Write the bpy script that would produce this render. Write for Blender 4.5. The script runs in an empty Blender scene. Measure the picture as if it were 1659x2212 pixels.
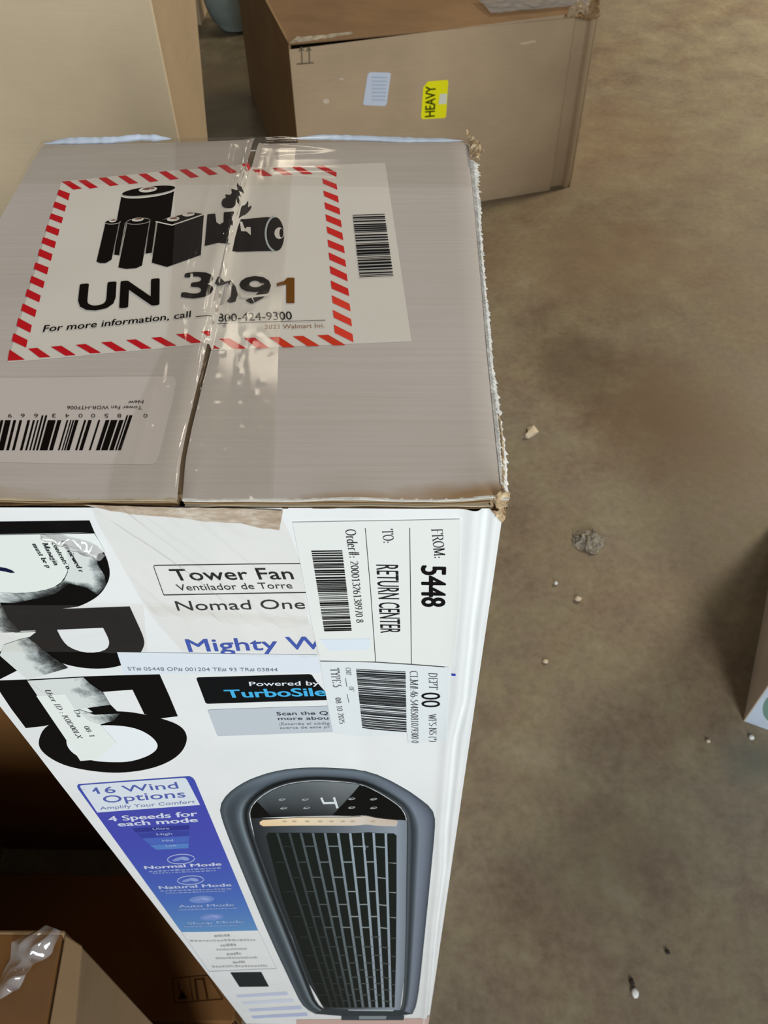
import bpy, bmesh, math, random
from mathutils import Vector, Matrix, noise

# ---------------------------------------------------------------- camera, world, lights
W, D, H = .2277, .2541, 1.0            # the tall white carton: width, depth, height in metres
CAM = Vector((-.03509, -.18617, 1.21399))
ROT = Matrix(((.99978, -.00234, .02082), (.01522, .76393, -.64511), (-.0144, .64529, .7638)))
FPX = 1814.1                            # focal length for a 1659 x 2212 frame
COL = bpy.context.scene.collection
cd = bpy.data.cameras.new('camera'); cam = bpy.data.objects.new('camera', cd); COL.objects.link(cam)
cd.sensor_fit = 'VERTICAL'; cd.sensor_height = 36; cd.lens = FPX / 2212 * 36
cd.clip_start = .01; cd.clip_end = 100
cam.matrix_world = Matrix.Translation(CAM) @ ROT.to_4x4()
cd.dof.use_dof = True; cd.dof.focus_distance = .38; cd.dof.aperture_fstop = 34
sc = bpy.context.scene; sc.camera = cam
sc.view_settings.view_transform = 'Standard'; sc.view_settings.look = 'None'
sc.view_settings.gamma = 1; sc.view_settings.use_curve_mapping = False
sc.view_settings.exposure = 0.0
wd = bpy.data.worlds.new('world'); sc.world = wd; wd.use_nodes = True
wd.node_tree.nodes['Background'].inputs[0].default_value = (1, .90, .78, 1)
wd.node_tree.nodes['Background'].inputs[1].default_value = .13

def area(name, loc, target, sx, sy, power, color):
    l = bpy.data.lights.new(name, 'AREA'); l.shape = 'RECTANGLE'; l.size = sx; l.size_y = sy
    l.energy = power; l.color = color
    o = bpy.data.objects.new(name, l); COL.objects.link(o); o.location = loc
    o.rotation_euler = (Vector(target) - Vector(loc)).to_track_quat('-Z', 'Y').to_euler()
    return o
# daylight through the open dock door behind and to the right of the photographer
area('dock_door_light', (1.2, -3.8, 2.6), (0, .6, .5), 1.3, 2.8, 215, (.92, .965, 1))
# high-bay lamps far ahead, plus one low lamp added to brighten the far floor
for x, y, w in ((-1.3, 9.0, 20), (-1.0, 5.2, 24), (3.2, 3.4, 205), (4.5, 7.5, 110)):
    area('bay_and_fill_lamp', (x, y, 5.2 if w != 205 else 3.2), (x, y, 0), .8, .8, w, (1, .88, .68))

# ---------------------------------------------------------------- helpers: measuring and faces
def ray(x, y): return ROT @ Vector(((x - 829.5) / FPX, -(y - 1106) / FPX, -1))
def on_z(x, y, z=0.):
    d = ray(x, y); return CAM + d * ((z - CAM.z) / d.z)
def on_axis(x, y, ax, v):
    d = ray(x, y); return CAM + d * ((v - CAM[ax]) / d[ax])
def lin(c):
    return tuple(((v / 255) / 12.92 if v / 255 <= .04045 else ((v / 255 + .055) / 1.055) ** 2.4) for v in c)
def Z(x0, y0, s):
    def f(*pts): return [(x0 + a / s, y0 + b / s) for a, b in pts]
    return f
def interp(tab, t):
    if t <= tab[0][0]: return tab[0][1]
    for (a, va), (b, vb) in zip(tab, tab[1:]):
        if t <= b: return va + (vb - va) * (t - a) / (b - a)
    return tab[-1][1]
def gs(d, s): return math.exp(-(d / s) ** 2)

class Face:
    """A flat side of a thing: origin, two directions, outward normal and a gentle relief."""
    def __init__(s, O, U, V, N, disp=None, grid=None):
        s.O, s.U, s.V, s.N = Vector(O), Vector(U).normalized(), Vector(V).normalized(), Vector(N).normalized()
        s.disp = disp; s.grid = grid
    def h(s, u, v): return s.disp(u, v) if s.disp else 0.
    def pt(s, u, v, off=0.): return s.O + s.U * u + s.V * v + s.N * (off + s.h(u, v))
    def uv(s, x, y):
        d = ray(x, y); off = 0.
        for k in range(4 if s.disp else 1):
            q = CAM + d * ((s.O + s.N * off - CAM).dot(s.N) / d.dot(s.N)) - s.O
            u, v = q.dot(s.U), q.dot(s.V); off = s.h(u, v)
        return u, v

GRID = .005
SEAM = []
def seam_x(y): return interp(SEAM, y)
def disp_top(x, y):
    sx = seam_x(y); d = x - sx
    rear = max(0., min(1., (y - .02) / .12))
    z = 0.
    if d < 0: z += .0022 * rear * math.exp(d / .035)
    else: z += -.0006 * rear * gs(d, .01)
    z += .0009 * gs(d, .0025)
    z -= .0016 * gs(d + .0002, .0012) * (0 if y > .12 else 1)
    z += .0022 * gs(x, .014) * gs(y, .012)                                 # lifted right front corner
    z += .0010 * gs(x + .052, .012) * gs(y, .008)
    z += .0020 * gs(x + .205, .025) * gs(y, .012)                          # lifted left front edge
    z += .0004 * noise.noise(Vector((x * 25, y * 25, 3)))
    z -= .0012 * gs(y - D, .004) + .0015 * gs(x, .002)
    return z
CREASE = []
def disp_front(x, z):
    cx = interp(CREASE, 1 - z); d = x - cx
    a = .0024 * gs(d, .0017) - .0012 * gs(d + .004, .003)
    h = -a + .0004 * noise.noise(Vector((x * 18, z * 12, 7)))
    h -= .0018 * gs(x, .0016)
    if .30 < z < .86:                                                       # vertical fold across the picture
        k = interp(((.30, 0), (.55, .3), (.68, 1), (.80, 1), (.86, 0)), z)
        h -= k * .0008 * gs(x - interp(FOLD, z), .0045)
    return h
FOLD = [(0, -.05), (1, -.05)]
TOP = Face((0, 0, H), (1, 0, 0), (0, 1, 0), (0, 0, 1))
FRONT = Face((0, 0, 0), (1, 0, 0), (0, 0, 1), (0, -1, 0))
SEAM[:] = sorted((TOP.uv(x, y)[1], TOP.uv(x, y)[0]) for x, y in
    [(557, 300), (540, 361), (506, 482), (486, 597), (469, 678), (452, 752), (429, 844), (408, 929), (395, 996), (388, 1080)])
CREASE[:] = [(1 - v, u) for u, v in (FRONT.uv(*p) for p in
    [(1053, 1090), (1049, 1130), (1044, 1180), (1038, 1240), (1030, 1300), (1021, 1370), (1020, 1395), (1013, 1450), (1006, 1520),
     (995, 1560), (985, 1600), (981, 1640), (976, 1690), (966, 1790), (962, 1880), (945, 2000), (925, 2200)])]
FOLD[:] = sorted((v, u) for u, v in (FRONT.uv(*p) for p in [(775, 1440), (778, 1560), (782, 1640), (790, 1740), (796, 1850), (800, 2000)]))
TOP.disp = disp_top; FRONT.disp = disp_front; TOP.grid = FRONT.grid = GRID

# ---------------------------------------------------------------- materials
def new_mat(name):
    m = bpy.data.materials.new(name); m.use_nodes = True
    nt = m.node_tree; b = nt.nodes['Principled BSDF']
    return m, nt, b
def N(nt, t, **kw):
    n = nt.nodes.new(t)
    for k, v in kw.items():
        if k.startswith('i_'): n.inputs[k[2:].replace('_', ' ')].default_value = v
        else: setattr(n, k, v)
    return n
def coords(nt, scale=(1, 1, 1), rot=(0, 0, 0)):
    t = N(nt, 'ShaderNodeTexCoord'); mp = N(nt, 'ShaderNodeMapping')
    nt.links.new(t.outputs['Object'], mp.inputs[0]); mp.inputs['Scale'].default_value = scale; mp.inputs['Rotation'].default_value = rot
    return mp.outputs[0]
def noise_n(nt, vec, scale, detail=4, rough=.55, dist=0.):
    n = N(nt, 'ShaderNodeTexNoise'); nt.links.new(vec, n.inputs['Vector'])
    n.inputs['Scale'].default_value = scale; n.inputs['Detail'].default_value = detail
    n.inputs['Roughness'].default_value = rough; n.inputs['Distortion'].default_value = dist
    return n.outputs['Fac']
def ramp(nt, fac, stops):
    r = N(nt, 'ShaderNodeValToRGB'); nt.links.new(fac, r.inputs[0])
    e = r.color_ramp.elements
    while len(e) < len(stops): e.new(.5)
    for el, (p, c) in zip(e, stops):
        el.position = p; el.color = (*lin(c), 1) if len(c) == 3 else c
    return r.outputs[0]
def mix(nt, fac, a, b, mode='MIX'):
    m = N(nt, 'ShaderNodeMix', data_type='RGBA', blend_type=mode)
    for i, s in ((0, fac), (6, a), (7, b)):
        if hasattr(s, 'links'): nt.links.new(s, m.inputs[i])
        elif i == 0: m.inputs[0].default_value = s
        else: m.inputs[i].default_value = (*s, 1)
    return m.outputs[2]
def bump(nt, b, hgt, strength, dist=.001):
    n = N(nt, 'ShaderNodeBump'); n.inputs['Strength'].default_value = strength; n.inputs['Distance'].default_value = dist
    nt.links.new(hgt, n.inputs['Height']); nt.links.new(n.outputs[0], b.inputs['Normal'])
def cardboard(name, c, dark=.80, flute=(0, 0, 1), rough=.8, contrast=1., scale=1.):
    m, nt, b = new_mat(name)
    v = coords(nt)
    big = noise_n(nt, v, 5 * scale, 5)
    d = tuple(x * (1 - (1 - dark) * contrast) for x in c)
    col = ramp(nt, big, [(.3, d), (.7, c)])
    fine = noise_n(nt, coords(nt, (1 + flute[0] * 30, 1 + flute[1] * 30, 1 + flute[2] * 30)), 14, 4, .7)
    col = mix(nt, .22, col, ramp(nt, fine, [(.35, d), (.65, c)]))
    nt.links.new(col, b.inputs['Base Color'])
    b.inputs['Roughness'].default_value = rough; b.inputs['Specular IOR Level'].default_value = .25
    bump(nt, b, fine, .25, .0006)
    return m
M = {}
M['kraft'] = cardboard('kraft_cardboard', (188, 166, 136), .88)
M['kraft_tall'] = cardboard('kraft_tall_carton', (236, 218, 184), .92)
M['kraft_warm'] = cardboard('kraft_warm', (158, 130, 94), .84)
M['kraft_lid'] = cardboard('kraft_lid', (142, 112, 80), .8)
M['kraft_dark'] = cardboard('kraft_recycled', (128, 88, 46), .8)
M['kraft_edge'] = cardboard('kraft_cut_edge', (120, 92, 60), .5, (1, 0, 0), contrast=1.2, scale=8)
M['kraft_pale'] = cardboard('kraft_pale_liner', (205, 190, 160), .75, contrast=1.2, scale=8)

def white_top():
    m, nt, b = new_mat('white_liner_top')
    v = coords(nt)
    streak = noise_n(nt, coords(nt, (3, 160, 3)), 3, 3, .6)
    big = noise_n(nt, v, 9, 4)
    col = ramp(nt, big, [(.3, (184, 176, 168)), (.7, (194, 187, 181))])
    col = mix(nt, .35, col, ramp(nt, streak, [(.3, (181, 173, 165)), (.7, (199, 192, 188))]))
    sep = N(nt, 'ShaderNodeSeparateXYZ'); nt.links.new(v, sep.inputs[0])
    wob = noise_n(nt, coords(nt, (1, 1, 1)), 40, 3)
    def stain(cx, cy, rx, ry, col, cc, amt):                                # kraft showing through the rubbed edge
        vec = N(nt, 'ShaderNodeVectorMath', operation='SUBTRACT'); nt.links.new(v, vec.inputs[0]); vec.inputs[1].default_value = (cx, cy, H)
        sc_ = N(nt, 'ShaderNodeVectorMath', operation='MULTIPLY'); nt.links.new(vec.outputs[0], sc_.inputs[0]); sc_.inputs[1].default_value = (1 / rx, 1 / ry, 0)
        ln = N(nt, 'ShaderNodeVectorMath', operation='LENGTH'); nt.links.new(sc_.outputs[0], ln.inputs[0])
        ad = N(nt, 'ShaderNodeMath', operation='ADD'); nt.links.new(ln.outputs['Value'], ad.inputs[0]); nt.links.new(wob, ad.inputs[1])
        mr = N(nt, 'ShaderNodeMapRange'); nt.links.new(ad.outputs[0], mr.inputs[0])
        mr.inputs[1].default_value = .95; mr.inputs[2].default_value = 1.7; mr.inputs[3].default_value = amt; mr.inputs[4].default_value = 0
        return mix(nt, mr.outputs[0], col, lin(cc))
    col = stain(-.006, .000, .030, .0075, col, (150, 118, 76), .9)
    col = stain(-.052, -.001, .020, .0042, col, (158, 126, 84), .7)
    col = stain(-.200, -.001, .045, .008, col, (158, 130, 96), .75)
    vor = N(nt, 'ShaderNodeTexVoronoi'); nt.links.new(v, vor.inputs['Vector']); vor.inputs['Scale'].default_value = 28
    sp = ramp(nt, vor.outputs['Distance'], [(.0, (1, 1, 1, 1)), (.02, (1, 1, 1, 1)), (.05, (0, 0, 0, 1))])
    spn = ramp(nt, noise_n(nt, v, 30, 1), [(.55, (0, 0, 0, 1)), (.62, (1, 1, 1, 1))])
    spm = mix(nt, 1, sp, spn, 'MULTIPLY')
    col = mix(nt, spm, col, lin((95, 84, 78)))
    nt.links.new(col, b.inputs['Base Color'])
    b.inputs['Roughness'].default_value = .62; b.inputs['Specular IOR Level'].default_value = .35
    bump(nt, b, streak, .14, .0006)
    return m
M['white_top'] = white_top()
def white_front():
    m, nt, b = new_mat('white_printed_liner')
    v = coords(nt)
    n1 = noise_n(nt, v, 14, 4)
    col = ramp(nt, n1, [(.35, (230, 234, 234)), (.65, (237, 240, 240))])
    nt.links.new(col, b.inputs['Base Color'])
    b.inputs['Roughness'].default_value = .38; b.inputs['Specular IOR Level'].default_value = .45
    bump(nt, b, noise_n(nt, coords(nt, (6, 6, 1)), 30, 3), .06, .0006)
    return m
M['white_front'] = white_front()
def ink(name, rough=.55, spec=.06):
    m, nt, b = new_mat(name)
    a = N(nt, 'ShaderNodeAttribute', attribute_name='col')
    nt.links.new(a.outputs['Color'], b.inputs['Base Color'])
    b.inputs['Roughness'].default_value = rough; b.inputs['Specular IOR Level'].default_value = spec
    return m
M['ink'] = ink('printed_ink'); M['paper'] = ink('label_paper', .6, .2); M['gloss'] = ink('glossy_ink', .25, .5)
def residue():
    m, nt, b = new_mat('paper_residue')
    a = N(nt, 'ShaderNodeAttribute', attribute_name='col')
    n1 = noise_n(nt, coords(nt), 110, 7, .72, .6)
    s = N(nt, 'ShaderNodeMath', operation='MULTIPLY_ADD'); nt.links.new(a.outputs['Fac'], s.inputs[0]); s.inputs[1].default_value = .85
    nt.links.new(n1, s.inputs[2])
    col = ramp(nt, s.outputs[0], [(.50, (8, 9, 8)), (.66, (70, 76, 76)), (.85, (160, 168, 168)), (1., (214, 220, 217))])
    nt.links.new(col, b.inputs['Base Color']); b.inputs['Roughness'].default_value = .7
    bump(nt, b, n1, .2, .0006)
    return m
M['residue'] = residue()
def fibre(name, a, c, sx):
    m, nt, b = new_mat(name)
    n1 = noise_n(nt, coords(nt, sx), 60, 8, .75)
    col = ramp(nt, n1, [(.3, a), (.5, tuple((p + q) / 2 for p, q in zip(a, c))), (.68, c)])
    nt.links.new(col, b.inputs['Base Color']); b.inputs['Roughness'].default_value = .85
    bump(nt, b, n1, .5, .001)
    return m
M['fibre'] = fibre('torn_paper_fibre', (150, 126, 100), (226, 220, 208), (1, 1, 2.5))
M['ragged'] = fibre('ragged_white_paper', (196, 196, 190), (244, 243, 238), (3, 3, 3))
M['ragged_tan'] = fibre('ragged_tan_paper', (134, 104, 70), (226, 208, 170), (4, 4, 4))
def clear(name, rough=.09, spec=1.0, tint=(.985, .975, .96), bumpy=.10, haze=.012, bscale=(60, 9, 60)):
    m, nt, b = new_mat(name)
    nt.nodes.remove(b); out = nt.nodes['Material Output']
    tr = N(nt, 'ShaderNodeBsdfTransparent'); tr.inputs[0].default_value = (*tint, 1)
    gl = N(nt, 'ShaderNodeBsdfGlossy'); gl.inputs['Roughness'].default_value = rough
    df = N(nt, 'ShaderNodeBsdfDiffuse'); df.inputs[0].default_value = (.80, .80, .80, 1)
    fr = N(nt, 'ShaderNodeLayerWeight'); fr.inputs[0].default_value = .5
    pw = N(nt, 'ShaderNodeMath', operation='POWER'); nt.links.new(fr.outputs['Facing'], pw.inputs[0]); pw.inputs[1].default_value = 4.
    mul = N(nt, 'ShaderNodeMath', operation='MULTIPLY_ADD', use_clamp=True); nt.links.new(pw.outputs[0], mul.inputs[0]); mul.inputs[1].default_value = spec * .7; mul.inputs[2].default_value = .05 * spec
    n1 = noise_n(nt, coords(nt, bscale), 1.0, 4, .6)
    bn = N(nt, 'ShaderNodeBump'); bn.inputs['Strength'].default_value = bumpy; bn.inputs['Distance'].default_value = .0008
    nt.links.new(n1, bn.inputs['Height'])
    nt.links.new(bn.outputs[0], gl.inputs['Normal'])
    mx = N(nt, 'ShaderNodeMixShader'); mx.inputs[0].default_value = haze
    nt.links.new(tr.outputs[0], mx.inputs[1]); nt.links.new(df.outputs[0], mx.inputs[2])
    m2 = N(nt, 'ShaderNodeMixShader'); nt.links.new(mul.outputs[0], m2.inputs[0])
    nt.links.new(mx.outputs[0], m2.inputs[1]); nt.links.new(gl.outputs[0], m2.inputs[2])
    nt.links.new(m2.outputs[0], out.inputs[0])
    return m
M['tape'] = clear('clear_packing_tape', spec=.6)
M['tape_front'] = clear('clear_tape_front', spec=.38, rough=.2, bumpy=.15, haze=.02, bscale=(60, 60, 12))
M['film'] = clear('loose_clear_film', rough=.12, spec=2.4, tint=(.9, .9, .9), haze=.26, bscale=(50, 50, 50))
def plain(name, c, rough=.6, spec=.4, **kw):
    m, nt, b = new_mat(name)
    n1 = noise_n(nt, coords(nt), kw.get('scale', 12), 4)
    col = ramp(nt, n1, [(.3, tuple(v * kw.get('dark', .88) for v in c)), (.7, c)])
    nt.links.new(col, b.inputs['Base Color']); b.inputs['Roughness'].default_value = rough; b.inputs['Specular IOR Level'].default_value = spec
    return m
M['bag'] = plain('blue_grey_plastic', (150, 166, 166), .4, .5, dark=.75, scale=6)
M['foam'] = plain('white_foam', (225, 226, 222), .7)
M['grit'] = plain('dark_grit', (40, 34, 28), .8)
M['scrap'] = plain('tan_scrap', (208, 192, 166), .8)
M['lint'] = plain('grey_crumpled_film', (150, 141, 124), .45, .6, dark=.6, scale=150)
M['carton_white'] = plain('white_carton', (200, 214, 232), .5)
M['carton_side'] = plain('pinkish_carton_side', (204, 192, 180), .7)

def concrete():
    m, nt, b = new_mat('stained_concrete')
    v = coords(nt)
    big = noise_n(nt, v, 2.6, 4, .55, .5); mid = noise_n(nt, v, 9, 7, .66, .2); fin = noise_n(nt, v, 70, 8, .7)
    base = ramp(nt, big, [(.36, (112, 90, 68)), (.5, (119, 107, 87)), (.62, (130, 121, 101))])
    hue = ramp(nt, mid, [(.34, (92, 80, 68)), (.46, (116, 103, 88)), (.56, (126, 117, 92)), (.7, (148, 140, 120))])
    col = mix(nt, .55, base, hue)
    col = mix(nt, .18, col, ramp(nt, fin, [(.35, (88, 78, 62)), (.62, (160, 150, 128))]))
    # rust-brown stain and dark scuffs with a shape of their own, plus painted shade
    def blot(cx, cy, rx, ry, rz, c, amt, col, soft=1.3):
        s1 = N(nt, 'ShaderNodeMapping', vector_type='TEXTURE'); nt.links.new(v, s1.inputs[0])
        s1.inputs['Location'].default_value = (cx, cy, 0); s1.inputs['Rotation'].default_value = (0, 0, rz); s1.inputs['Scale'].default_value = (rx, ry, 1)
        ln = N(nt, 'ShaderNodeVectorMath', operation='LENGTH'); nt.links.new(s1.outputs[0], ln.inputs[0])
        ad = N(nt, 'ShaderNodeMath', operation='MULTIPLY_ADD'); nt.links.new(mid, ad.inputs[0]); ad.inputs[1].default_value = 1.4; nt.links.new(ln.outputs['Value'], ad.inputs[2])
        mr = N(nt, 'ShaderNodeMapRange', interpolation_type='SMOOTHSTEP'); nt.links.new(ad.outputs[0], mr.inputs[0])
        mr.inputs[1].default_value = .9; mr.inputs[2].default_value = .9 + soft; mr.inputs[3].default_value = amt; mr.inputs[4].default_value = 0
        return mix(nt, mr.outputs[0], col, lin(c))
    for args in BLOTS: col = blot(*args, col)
    nt.links.new(col, b.inputs['Base Color'])
    rr = ramp(nt, mid, [(.3, (.45, .45, .45, 1)), (.7, (.62, .62, .62, 1))]); nt.links.new(rr, b.inputs['Roughness'])
    b.inputs['Specular IOR Level'].default_value = .3
    bump(nt, b, fin, .12, .002)
    return m
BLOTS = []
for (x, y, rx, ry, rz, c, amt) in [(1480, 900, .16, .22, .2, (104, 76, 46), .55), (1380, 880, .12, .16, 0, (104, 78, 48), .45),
        (1300, 560, .3, .2, 0, (128, 102, 74), .4), (1250, 330, .4, .3, .3, (134, 112, 86), .3),
        (1330, 1860, .14, .08, .4, (92, 80, 64), .4), (1240, 780, .1, .16, .3, (78, 62, 38), .6), (1640, 1650, .05, .04, 0, (84, 92, 84), .5),
        (500, 190, .45, .6, 0, (74, 66, 48), .75)]:  # dims the gap between the rear cartons: shade painted into the floor colour
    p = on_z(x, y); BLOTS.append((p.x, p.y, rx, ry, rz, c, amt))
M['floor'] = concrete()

# ---------------------------------------------------------------- mesh helpers
def empty(name, loc=(0, 0, 0)):
    o = bpy.data.objects.new(name, None); COL.objects.link(o); o.location = loc
    bpy.context.view_layer.update(); return o
def tag(o, label, cat, group=None):
    o['label'] = label; o['category'] = cat
    if group: o['group'] = group
    return o
def link(name, bm, mat, parent=None, smooth=True, label=None):
    me = bpy.data.meshes.new(name); bm.to_mesh(me); bm.free()
    mats = mat if isinstance(mat, list) else [mat]
    for m in mats: me.materials.append(M[m])
    if smooth:
        for p in me.polygons: p.use_smooth = True
    o = bpy.data.objects.new(name, me); COL.objects.link(o)
    if parent:
        o.parent = parent; o.matrix_parent_inverse = parent.matrix_world.inverted()
    if label: o['label'] = label
    return o
def hexa(name, P, mat, parent=None, bev=.0015, label=None, seg=2):
    """solid from 8 corners: four of one side, four of the other"""
    bm = bmesh.new(); v = [bm.verts.new(p) for p in P]
    for f in ((0, 1, 2, 3), (7, 6, 5, 4), (0, 4, 5, 1), (1, 5, 6, 2), (2, 6, 7, 3), (3, 7, 4, 0)): bm.faces.new([v[i] for i in f])
    bmesh.ops.recalc_face_normals(bm, faces=bm.faces)
    if bev: bmesh.ops.bevel(bm, geom=bm.edges[:], offset=bev, segments=seg, profile=.5, affect='EDGES')
    return link(name, bm, mat, parent, False, label)
def slab(name, quad, n, t, mat, parent=None, bev=.001, label=None):
    q = [Vector(p) for p in quad]; n = Vector(n).normalized() * t
    return hexa(name, q + [p + n for p in q], mat, parent, bev, label)

def bisect_grid(bm, g):
    for ax in (0, 1):
        lo = min(v.co[ax] for v in bm.verts); hi = max(v.co[ax] for v in bm.verts)
        k = math.floor(lo / g) + 1
        while k * g < hi:
            co = [0, 0, 0]; no = [0, 0, 0]; co[ax] = k * g; no[ax] = 1
            bmesh.ops.bisect_plane(bm, geom=bm.verts[:] + bm.edges[:] + bm.faces[:], plane_co=co, plane_no=no, dist=1e-7)
            k += 1
TXT = {}
def text_mesh(s, bold):
    if (s, bold) in TXT: return TXT[s, bold]
    c = bpy.data.curves.new('t', 'FONT'); c.body = s; c.resolution_u = 3; c.fill_mode = 'FRONT'
    o = bpy.data.objects.new('t', c); COL.objects.link(o)
    dg = bpy.context.evaluated_depsgraph_get(); m = bpy.data.meshes.new_from_object(o.evaluated_get(dg))
    x0 = min(v.co.x for v in m.vertices); x1 = max(v.co.x for v in m.vertices)
    cap = .682; vs, fs = [], []; w = max(0, bold) * .9; nc = 0
    for dx, dy in (((0, 0), (w, 0), (-w, 0), (0, w * .6), (0, -w * .6), (w * .7, w * .4), (-w * .7, -w * .4), (w * .7, -w * .4), (-w * .7, w * .4)) if w > .004 else ((0, 0),)):
        b = len(vs); vs += [((v.co.x + dx - x0 + w) / (x1 - x0 + 2 * w), (v.co.y + dy) / cap) for v in m.vertices]
        fs += [tuple(i + b for i in p.vertices) for p in m.polygons]; nc += 1
    bpy.data.objects.remove(o); bpy.data.curves.remove(c); bpy.data.meshes.remove(m)
    TXT[s, bold] = (vs, fs, len(fs) // nc); return TXT[s, bold]
# a small book face drawn with a broad nib: strokes on a unit grid (width, strokes); s = line, a = arc, f = foot serif
GL = {
 'F': (.58, 's.12,0,.12,1 s.12,.97,.56,.97 s.12,.52,.42,.52 s.56,.97,.56,.8 f.12,0'), 'R': (.72, 's.14,0,.14,1 s.14,.97,.4,.97 a.38,.745,.2,.225,90,-90 s.14,.52,.4,.52 s.38,.5,.66,.02 f.14,0 f.68,0'),
 'O': (.76, 'a.38,.5,.32,.49,0,360'), 'M': (.92, 's.12,0,.12,1 s.14,1,.45,.05 s.45,.05,.76,1 s.79,0,.79,1 f.12,0 f.79,0 f.1,1 f.8,1'),
 'T': (.66, 's.33,0,.33,1 s.03,.97,.63,.97 s.03,.97,.03,.8 s.63,.97,.63,.8 f.33,0'), 'E': (.64, 's.14,0,.14,1 s.14,.97,.58,.97 s.14,.52,.46,.52 s.14,.03,.6,.03 s.6,.03,.6,.2 s.58,.97,.58,.82'),
 'D': (.76, 's.14,0,.14,1 s.14,.97,.3,.97 s.14,.03,.3,.03 a.3,.5,.36,.47,90,-90'), 'P': (.60, 's.14,0,.14,1 s.14,.97,.32,.97 a.32,.73,.2,.24,90,-90 s.14,.49,.34,.49 f.14,0'),
 'C': (.70, 'a.4,.5,.34,.49,45,315'), 'L': (.62, 's.14,0,.14,1 s.14,.03,.58,.03 s.58,.03,.58,.2 f.14,1'), 'W': (.98, 's.05,1,.3,0 s.3,0,.48,.9 s.48,.9,.68,0 s.68,0,.93,1 f.05,1 f.93,1'),
 'S': (.56, 'a.28,.75,.2,.23,30,270 a.28,.26,.22,.25,90,-150'), 'N': (.78, 's.12,0,.12,1 s.12,1,.64,.02 s.64,0,.64,1 f.12,0 f.64,1'), 'Y': (.72, 's.05,1,.36,.5 s.66,1,.36,.5 s.36,.5,.36,0 f.36,0'),
 'U': (.74, 's.14,1,.14,.3 a.37,.3,.23,.29,180,360 s.6,.3,.6,1 f.14,1 f.6,1'), 'I': (.34, 's.17,0,.17,1 f.17,0 f.17,1'), 'K': (.74, 's.14,0,.14,1 s.16,.48,.6,.98 s.3,.6,.66,0 f.14,0 f.14,1 f.66,0'),
 'X': (.72, 's.06,1,.64,0 s.62,1,.06,0 f.06,0 f.64,0'), ':': (.28, 's.14,.02,.14,.12 s.14,.38,.14,.48'), '#': (.6, 's.2,0,.28,1 s.4,0,.48,1 s.05,.35,.58,.35 s.05,.65,.58,.65'),
 '-': (.36, 's.05,.3,.3,.3'), '.': (.25, 's.12,0,.12,.1'), '(': (.34, 'a.36,.42,.24,.62,120,240'), ')': (.34, 'a.0,.42,.24,.62,60,-60'), '*': (.4, 's.2,.6,.2,1 s.05,.7,.35,.9 s.35,.7,.05,.9'),
 '0': (.5, 'a.25,.5,.19,.48,0,360'), '1': (.5, 's.27,0,.27,1 s.12,.82,.27,.97 f.27,0'), '2': (.5, 'a.25,.74,.17,.24,160,-20 s.42,.66,.06,.05 s.06,.04,.45,.04'), '3': (.5, 'a.24,.76,.16,.22,150,-90 a.23,.28,.2,.27,90,-150'),
 '4': (.5, 's.34,0,.34,1 s.34,1,.04,.3 s.04,.28,.47,.28'), '5': (.5, 's.12,.96,.42,.96 s.12,.96,.1,.58 a.22,.31,.21,.3,110,-150'), '6': (.5, 'a.25,.3,.19,.29,0,360 a.42,.3,.36,.68,180,110'),
 '7': (.5, 's.06,.95,.46,.95 s.46,.95,.18,0'), '8': (.5, 'a.25,.76,.15,.22,0,360 a.25,.27,.19,.26,0,360'), '9': (.5, 'a.25,.7,.19,.28,0,360 a.08,.7,.36,.68,0,-70'),
 'r': (.38, 's.12,0,.12,.62 a.26,.45,.13,.17,170,50 f.12,0'), 'd': (.52, 'a.24,.3,.18,.3,0,360 s.42,0,.42,1 f.46,0'), 'e': (.46, 'a.23,.31,.18,.3,10,310 s.06,.36,.4,.36'), 'v': (.5, 's.06,.62,.25,0 s.44,.62,.25,0 f.06,.62 f.44,.62'),
 'i': (.28, 's.14,0,.14,.62 s.14,.82,.14,.92 f.14,0'), 'w': (.72, 's.06,.62,.22,0 s.22,0,.36,.6 s.36,.6,.5,0 s.5,0,.66,.62'), 'c': (.44, 'a.24,.31,.18,.3,45,315'), 'o': (.5, 'a.25,.31,.19,.3,0,360'),
 'n': (.54, 's.12,0,.12,.62 a.28,.4,.15,.2,180,0 s.43,.4,.43,0 f.12,0 f.43,0'), 't': (.32, 's.14,.08,.14,.8 s.03,.6,.3,.6 a.22,.1,.08,.09,180,300'), 's': (.4, 'a.2,.46,.13,.15,30,270 a.2,.16,.14,.15,90,-150'),
 'a': (.46, 'a.2,.18,.14,.17,0,360 s.34,0,.34,.42 a.22,.44,.12,.16,0,150'), 'g': (.48, 'a.22,.42,.15,.19,0,360 a.22,-.1,.18,.13,0,360 s.3,.6,.44,.64'), 'm': (.78, 's.1,0,.1,.62 a.24,.42,.14,.18,180,0 s.38,.42,.38,0 a.52,.42,.14,.18,180,0 s.66,.42,.66,0 f.1,0 f.38,0 f.66,0'),
 'u': (.54, 's.12,.62,.12,.2 a.27,.2,.15,.19,180,360 s.42,0,.42,.62'), 'b': (.5, 's.1,0,.1,1 a.26,.3,.16,.29,180,-180'), 'p': (.52, 's.12,-.28,.12,.62 a.28,.32,.17,.29,180,-180 f.12,-.28'), ' ': (.26, ''), '_': (.5, 's0,.02,.5,.02')}
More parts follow.
